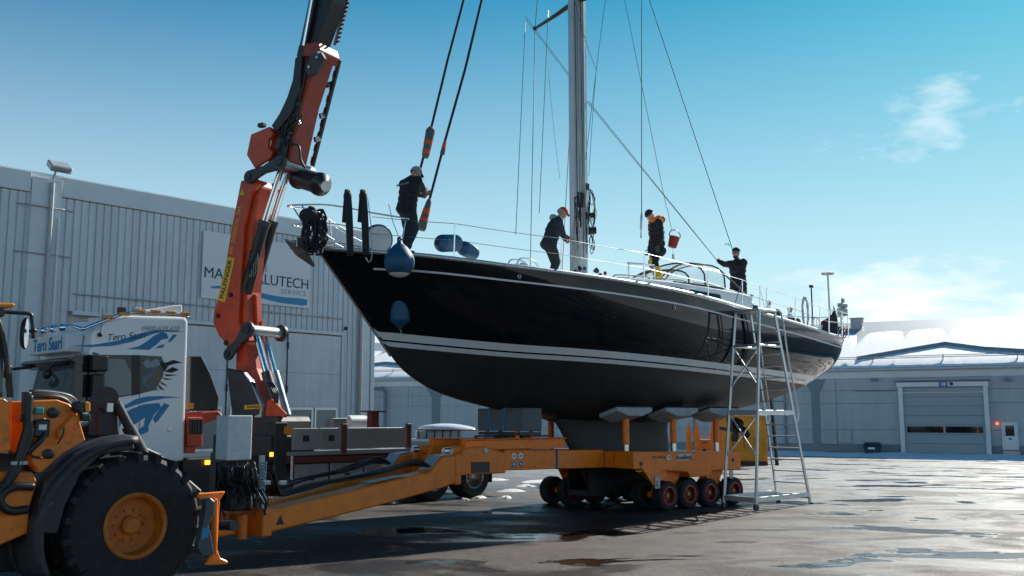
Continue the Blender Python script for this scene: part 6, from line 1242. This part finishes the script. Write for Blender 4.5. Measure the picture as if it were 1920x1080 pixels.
def remesh(mb, name, m, parent, vox=.012, it=3, fac=.5, wr=0.0):
    me = bpy.data.meshes.new(name); me.from_pydata(mb.v, [], mb.f); o = bpy.data.objects.new(name + '_tmp', me); COL.objects.link(o)
    bm = bmesh.new(); bm.from_mesh(me); bmesh.ops.recalc_face_normals(bm, faces=bm.faces); bm.to_mesh(me); bm.free()
    md = o.modifiers.new('r', 'REMESH'); md.mode = 'VOXEL'; md.voxel_size = vox; md.use_smooth_shade = True
    ms_ = o.modifiers.new('s', 'SMOOTH'); ms_.factor = fac; ms_.iterations = it
    if wr:
        tx = bpy.data.textures.get('folds') or bpy.data.textures.new('folds', 'CLOUDS'); tx.noise_scale = .11; tx.noise_depth = 2
        mdp = o.modifiers.new('d', 'DISPLACE'); mdp.texture = tx; mdp.strength = wr; mdp.mid_level = .5
    dg = bpy.context.evaluated_depsgraph_get(); me2 = bpy.data.meshes.new_from_object(o.evaluated_get(dg)); bpy.data.objects.remove(o)
    me2.name = name; me2.materials.clear(); me2.materials.append(MATS[m]); o2 = bpy.data.objects.new(name, me2); COL.objects.link(o2); o2.parent = parent
    for p in me2.polygons: p.use_smooth = True
    return o2
def ik(a, b, l1, l2, hint):
    a, b = Vector(a), Vector(b); d = b - a; L_ = min(d.length, (l1 + l2) * .985); d.normalize(); b = a + d * L_
    x = (l1 * l1 - l2 * l2 + L_ * L_) / (2 * L_); h = math.sqrt(max(0, l1 * l1 - x * x)); u = Vector(hint); u = u - d * u.dot(d); u.normalize(); return a + d * x + u * h, b
def hand(mb, w, d, side_v, curl=.5, s=1.0):
    """palm and five unequal bent fingers; d: hand direction, side_v: towards the thumb"""
    d = Vector(d).normalized(); t = Vector(side_v); t = (t - d * t.dot(d)).normalized(); n_ = d.cross(t)
    for k in (-1, 0, 1): caps(mb, w + t * k * .022 * s, w + d * .085 * s + t * k * .024 * s, .017 * s, .014 * s, 8)
    for k, ln in enumerate((.072, .082, .076, .058)):
        r0 = w + d * .088 * s + t * (.033 - .021 * k) * s; b1 = r0 + (d * math.cos(curl) + n_ * math.sin(curl)) * ln * .55 * s; b2 = b1 + (d * math.cos(curl * 2.3) + n_ * math.sin(curl * 2.3)) * ln * .5 * s
        caps(mb, r0, b1, .0095 * s, .009 * s, 7); caps(mb, b1, b2, .009 * s, .0078 * s, 7)
    r0 = w + d * .03 * s + t * .030 * s; b1 = r0 + (d * .55 + t * .75 + n_ * .25).normalized() * .045 * s; b2 = b1 + (d * .8 + t * .2 + n_ * .6).normalized() * .035 * s
    caps(mb, r0, b1, .012 * s, .0105 * s, 7); caps(mb, b1, b2, .0105 * s, .009 * s, 7)
def person(label, loc, yaw, lean=0.0, turn=0.0, hp=0.2, ht=0.0, hands=(None, None), feet=((.02, .13), (-.04, -.12)), H=1.78, jacket='cloth_black', trousers='cloth_trouser', hands_m='skin', long_=0.0, hem=.06):
    k = H / 1.78; t = thing('person', label, 'person', loc, yaw); fr = frame(t); inv = fr.inverted()
    rot = Matrix.Rotation(turn, 3, 'Z') @ Matrix.Rotation(lean, 3, 'Y')
    Pz = Vector((-.10 * math.sin(lean), 0, .94 * k)); C = Pz + rot @ Vector((0, 0, .36 * k)); N = C + (Matrix.Rotation(turn, 3, 'Z') @ Matrix.Rotation(lean * 1.15, 3, 'Y')) @ Vector((0, 0, .19 * k))
    HR = Matrix.Rotation(turn + ht, 3, 'Z') @ Matrix.Rotation(hp, 3, 'Y'); Hd = N + HR @ Vector((.015, 0, .155 * k))
    sh = [C + rot @ Vector((0, s_ * .185 * k, .10 * k)) for s_ in (1, -1)]; hipj = [Pz + Matrix.Rotation(turn * .5, 3, 'Z') @ Vector((0, s_ * .09 * k, -.03)) for s_ in (1, -1)]
    body = MB(); jk = MB(); tr = MB()
    # head
    def hb(v, r, sc=(1, 1, 1)): body.ball(Hd + HR @ (Vector(v) * k), r * k, 14, sc, HR)
    hb((0, 0, .02), .098, (1.02, .80, 1.12)); hb((.035, 0, -.055), .066, (1.0, .86, 1.05)); hb((.062, 0, -.088), .030, (1, 1.1, .8)); hb((.098, 0, -.012), .016, (.9, .8, 1.5)); hb((.106, 0, -.026), .016, (.9, 1, .8)); hb((.078, 0, .028), .035, (.6, 1.6, .5)); hb((.086, 0, -.060), .016, (.7, 1.5, .55))
    for s_ in (1, -1): hb((-.005, s_ * .082, -.01), .026, (.7, .4, 1.25)); hb((.055, s_ * .045, -.02), .03, (.8, .7, .8))
    caps(body, N - Vector((0, 0, .05)), Hd - HR @ Vector((.01, 0, .06)), .055, .05)
    for i, (w_, f) in enumerate(((.12, 0), (.115, .3), (.125, .65), (.14, 1.0))): body.ball(Pz.lerp(C, f), w_ * k, 14, (.72, 1.08, 1.0), rot)
    res = []
    for i, s_ in enumerate((1, -1)):
        tgt = hands[i]
        if tgt is None: T = sh[i] + rot @ Vector((.10, s_ * .07, -.53 * k)); hint = Vector((-1, s_ * .3, 0)); hd = Vector((.25, 0, -1))
        else: T = inv @ Vector(tgt[0]); hint = Vector(tgt[1]) if len(tgt) > 1 else Vector((-.2, s_ * .5, -1)); hd = None
        e, w_ = ik(sh[i], T, .29 * k, .26 * k, hint)
        caps(body, sh[i], e, .046, .038); caps(body, e, w_, .038, .027); hd = hd or (w_ - e)
        hand(body, w_, hd, rot @ Vector((.8, -s_ * .6, .35)) if tgt is None else Vector((0, -s_ * .3, 1)), .55 if tgt is None else .9, k * 1.08)
        if hands_m != 'skin': gl = MB(); hand(gl, w_, hd, rot @ Vector((.8, -s_ * .6, .35)) if tgt is None else Vector((0, -s_ * .3, 1)), .55 if tgt is None else .9, k * 1.22); caps(gl, w_ - hd.normalized() * .05, w_ + hd.normalized() * .02, .04, .036); remesh(gl, 'glove', hands_m, t, .007, 1)
        caps(jk, sh[i], e, .092 * k, .078 * k); d_ = (w_ - e); caps(jk, e, e + d_ * .95, .076 * k, .057 * k); jk.ball(sh[i], .104 * k, 12)
        kn, an_k = ik(hipj[i], Vector((feet[i][0], feet[i][1], .09 * k)), .44 * k, .42 * k, Vector((1, s_ * .15, 0)))
        caps(body, hipj[i], kn, .072, .052); caps(body, kn, an_k, .05, .036)
        caps(tr, hipj[i], kn, .118 * k, .098 * k); caps(tr, kn, an_k + Vector((0, 0, .03)), .094 * k, .088 * k)
        shoe = MB(); fa = turn * .5 + s_ * .15; fd = Matrix.Rotation(fa, 3, 'Z') @ Vector((1, 0, 0)); caps(shoe, an_k + Vector((0, 0, .02)), an_k - Vector((0, 0, .04)), .058, .056); caps(shoe, an_k - fd * .03 - Vector((0, 0, .05)), an_k + fd * .15 - Vector((0, 0, .055)), .046, .038); remesh(shoe, 'boot', 'shoe_black', t, .011, 2)
        caps(body, an_k, an_k + fd * .13 - Vector((0, 0, .05)), .034, .026)
        res.append((sh[i], e, w_, hipj[i], kn, an_k))
    tr.ball(Pz - Vector((0, 0, .02)), .175 * k, 14, (.9, 1.12, .85))
    up = rot @ Vector((0, 0, 1))
    for f, wx, wy in ((-.16 - hem, .185, .225), (.0, .18, .22), (.35, .175, .215), (.7, .185, .23), (1.0, .18, .24), (1.22, .145, .20)): jk.ball(Pz + (C - Pz) * f, 1.0, 16, (wx * k, wy * k, .13 * k), rot)
    if long_:
        for f in range(1, 5): q = f / 4; jk.ball(Pz - Vector((0, 0, long_ * q)), 1.0, 16, (.195 * k, .235 * k, .12 * k))
    caps(jk, N - up * .10, N - up * .02, .098 * k, .080 * k)
    remesh(body, 'body', 'skin', t, .0085, 2, .4); jo = remesh(jk, 'jacket', jacket, t, .014, 4, .5, .028); remesh(tr, 'trousers', trousers, t, .014, 3, .5, .022)
    for s_ in (1, -1): m_ = MB(); m_.ball(Hd + HR @ Vector((.084 * k, s_ * .033 * k, .004 * k)), .011 * k, 8); m_.build('eye', 'label_black', t, smooth='all')
    return t, Hd, HR, N, C, rot, k, res, jo
def shell(t, nm_, m, Hd, HR, k, ro, cut_lo, cut_hi=9, sc=(1.05, .84, 1.14), off=(0, 0, .02), th=.012, xcut=None, n=22):
    mb = MB(); rows = []
    for i in range(13):
        z = lerp(cut_lo, 1.0, i / 12) if cut_hi > 1 else lerp(cut_lo, cut_hi, i / 12); r_ = math.sqrt(max(0, 1 - z * z)); rows.append([Hd + HR @ (Vector(((r_ * math.cos(a)) * sc[0] * ro + off[0], (r_ * math.sin(a)) * sc[1] * ro + off[1], z * sc[2] * ro + off[2])) * k) for a in [2 * math.pi * j / n for j in range(n)]])
    mb.grid(rows, close=True); return mb.build(nm_, m, t, smooth='all', merge=True, solid=th)
def yp(s_, y, z=None): return YF @ Vector((s_, y, deckz(s_, y) if z is None else z))
# 1: man at the bow guiding the sling
p = yp(1.45, -.80); hx_ = at(806, 371, 19.05)
t, Hd, HR, N, C, rot, k, res, jo = person('man in black jacket and dark cap at the bow, guiding the crane sling', tuple(p), R(46), lean=R(10), hp=R(38), hands=((at(803, 376, 19.25), (0, .3, -1)), (hx_, (0, -.4, -1))), feet=((.08, .14), (-.12, -.12)), H=1.80, jacket='cloth_black', hands_m='glove_dark')
shell(t, 'hair', 'hair_grey', Hd, HR, k, .104, -.35, .45, off=(-.012, 0, .01)); shell(t, 'cap', 'cloth_black', Hd, HR, k, .107, .28, off=(-.002, 0, .022))
m_ = MB(); m_.grid([[Hd + HR @ Vector((.085 + .075 * v, y, .062 - .018 * v - .6 * y * y)) for y in [-.07 + .0175 * j for j in range(9)]] for v in (0, .5, 1)]); m_.build('cap_peak', 'cloth_black', t, smooth='all', solid=.008)
lg = Vector(C) + rot @ Vector((-.160, 0, .0)); text('back_print', 'WINDHOUSE', .06, 'cloth_grey', t, tuple(lg + Vector((-.022, .0, 0))), (R(90) - R(6), 0, R(-90)), ext=.006)
# 2: man with the red cap at the mast
p = yp(5.52, -.35)
t, Hd, HR, N, C, rot, k, res, jo = person('man in red cap and navy jacket with grey hood, bending over lines at the mast', tuple(p), R(12), lean=R(20), hp=R(30), hands=((at(1066, 448, 21.9), (0, .4, -1)), (at(1062, 455, 21.6), (0, -.4, -1))), feet=((.06, .15), (-.05, -.13)), H=1.80, jacket='cloth_navy', trousers='cloth_trouser')
shell(t, 'hair', 'hair_grey', Hd, HR, k, .102, -.25, .4, off=(-.012, 0, .01)); shell(t, 'cap', 'cloth_red', Hd, HR, k, .108, .22, off=(0, 0, .025))
m_ = MB(); m_.grid([[Hd + HR @ Vector((.088 + .085 * v, y, .055 - .02 * v - .8 * y * y)) for y in [-.07 + .0175 * j for j in range(9)]] for v in (0, .5, 1)]); m_.build('cap_peak', 'cloth_red', t, smooth='all', solid=.008)
hm = MB(); up = rot @ Vector((0, 0, 1)); bk = rot @ Vector((-1, 0, 0))
for a in range(-4, 5): q = a / 4 * 1.9; hm.ball(N - up * .03 + bk * (.085 * math.cos(q)) + Vector((0, .105 * math.sin(q), 0)) + up * (.03 * math.cos(q)), .055, 10)
hm.ball(N + bk * .12 - up * .02, .085, 12); remesh(hm, 'hood', 'cloth_grey', t, .012, 4)
# 3: man on the coachroof looking down
zc = roofh(9.05) - .02; p = yp(9.02, -.32, zc)
t, Hd, HR, N, C, rot, k, res, jo = person('man in black beanie with bright orange hood standing on the cabin roof, looking down', tuple(p), R(196), lean=R(5), hp=R(42), hands=(None, None), feet=((.04, .12), (-.10, -.10)), H=1.86, jacket='cloth_black', trousers='cloth_black', hands_m='glove_grey', hem=.35)
shell(t, 'beanie', 'cloth_black', Hd, HR, k, .112, .10, off=(-.006, 0, .025)); hm = MB(); up = rot @ Vector((0, 0, 1)); bk = rot @ Vector((-1, 0, 0))
for a in range(-6, 7): q = a / 6 * 2.5; hm.ball(N + up * .02 + bk * (.11 * math.cos(q)) + Vector((0, .13 * math.sin(q), 0)) + up * (.05 * math.cos(q)), .062, 10)
hm.ball(N + bk * .16 + up * .02, .115, 12, (1, 1.2, .9)); remesh(hm, 'hood', 'cloth_orange', t, .012, 4)
for i in (0, 1):
    sh_, e, w_, hj, kn, ank = res[i]; m_ = MB(); caps(m_, ank + Vector((0, 0, .02)), ank.lerp(kn, .62), .102, .108); remesh(m_, 'gaiter', 'cloth_yellow', t, .014, 3, .5, .025); m_ = MB(); m_.ball(kn + Vector((.085, 0, .02)), .065, 10, (.5, .95, 1.5)); m_.build('knee_pad', 'cloth_yellow' if i == 0 else 'cloth_black', t, smooth='all')
m_ = MB(); m_.tube([C + rot @ Vector((.175, .02, .08)), C + rot @ Vector((.192, .03, -.15)), C + rot @ Vector((.19, .05, -.32))], .008, 5); m_.build('jacket_zip', 'cloth_red', t)
# red bucket hung on the halyard behind him
bp2 = at(1263, 452, 23.9); mat('bucket_red', (.36, .035, .02), .6, var=.15); bk_ = thing('hanging_bucket', 'red tool bucket hung from a halyard behind the man on the cabin roof', 'bucket', tuple(bp2), R(20))
m_ = MB(); m_.lathe([(.001, -.16), (.10, -.16), (.11, -.13), (.13, .10), (.135, .11), (.12, .11), (.10, -.12)], (0, 0, 0), (.25, -.1, 1), 20, cap=False); m_.build('bucket_body', 'bucket_red', bk_, smooth=35)
m_ = MB(); m_.tube(smoothpts([(-.12, 0, .13), (-.08, 0, .24), (.05, 0, .28), (.17, 0, .20), (.19, 0, .10)]), .012, 6); m_.build('handle', 'black_paint', bk_, smooth='all'); m_ = MB(); m_.cyl((-.05, 0, .26), at(1250, 392, 23.9) - bp2, .006, 5); m_.build('hanging_line', 'rope_dark', bk_)
m_ = MB(); m_.tube([(-.03, 0, -.17), (-.02, 0, -.32)], .006, 5); m_.tube([(-.02, 0, -.32), (-.02, 0, -.36), (-.02, 0, -.43), (-.02, 0, -.46)], [.012, .03, .03, .012], 8); m_.build('shackle', 'steel', bk_)
# 4: bearded man at the cockpit hauling on the lines
p = yp(12.02, -.42); 
t, Hd, HR, N, C, rot, k, res, jo = person('bearded man in sunglasses and long black parka at the cockpit, holding up two lines', tuple(p), R(222), lean=R(2), hp=R(4), ht=R(-8), hands=((at(1383, 497, 25.55), (0, .5, -1)), (at(1345, 489, 26.1), (0, -.2, -1))), feet=((.03, .14), (.0, -.14)), H=1.84, jacket='cloth_black', trousers='cloth_black', long_=.38)
shell(t, 'beanie', 'cloth_trouser', Hd, HR, k, .112, .16, off=(-.006, 0, .03)); m_ = MB(); m_.ball(Hd + HR @ Vector((.045, 0, -.085)), .062, 12, (1.0, 1.02, .85), HR); m_.ball(Hd + HR @ Vector((.09, 0, -.052)), .02, 10, (.6, 2.0, .5), HR); remesh(m_, 'beard', 'beard_dark', t, .008, 1)
m_ = MB()
for s_ in (1, -1): m_.ball(Hd + HR @ Vector((.094, s_ * .034, .006)), .027, 10, (.35, 1.05, .8), HR)
m_.tube([Hd + HR @ Vector(v) for v in ((0, .088, .012), (.085, .062, .012), (.098, 0, .012), (.085, -.062, .012), (0, -.088, .012))], .005, 5); m_.build('sunglasses', 'label_black', t, smooth='all')
# loose tail of the line hanging from his hand
tl = thing('hauling_line', 'thin line running down from the bearded man\'s hand to the deck', 'rope', tuple(at(1383, 498, 25.5)), 0); b0 = at(1383, 498, 25.5)
m_ = MB(); m_.tube(smoothpts([Vector((0, 0, 0)), at(1383, 520, 25.5) - b0, at(1380, 545, 25.5) - b0, at(1377, 556, 25.5) - b0]), .008, 6); m_.build('line', 'rope_white', tl, smooth='all')
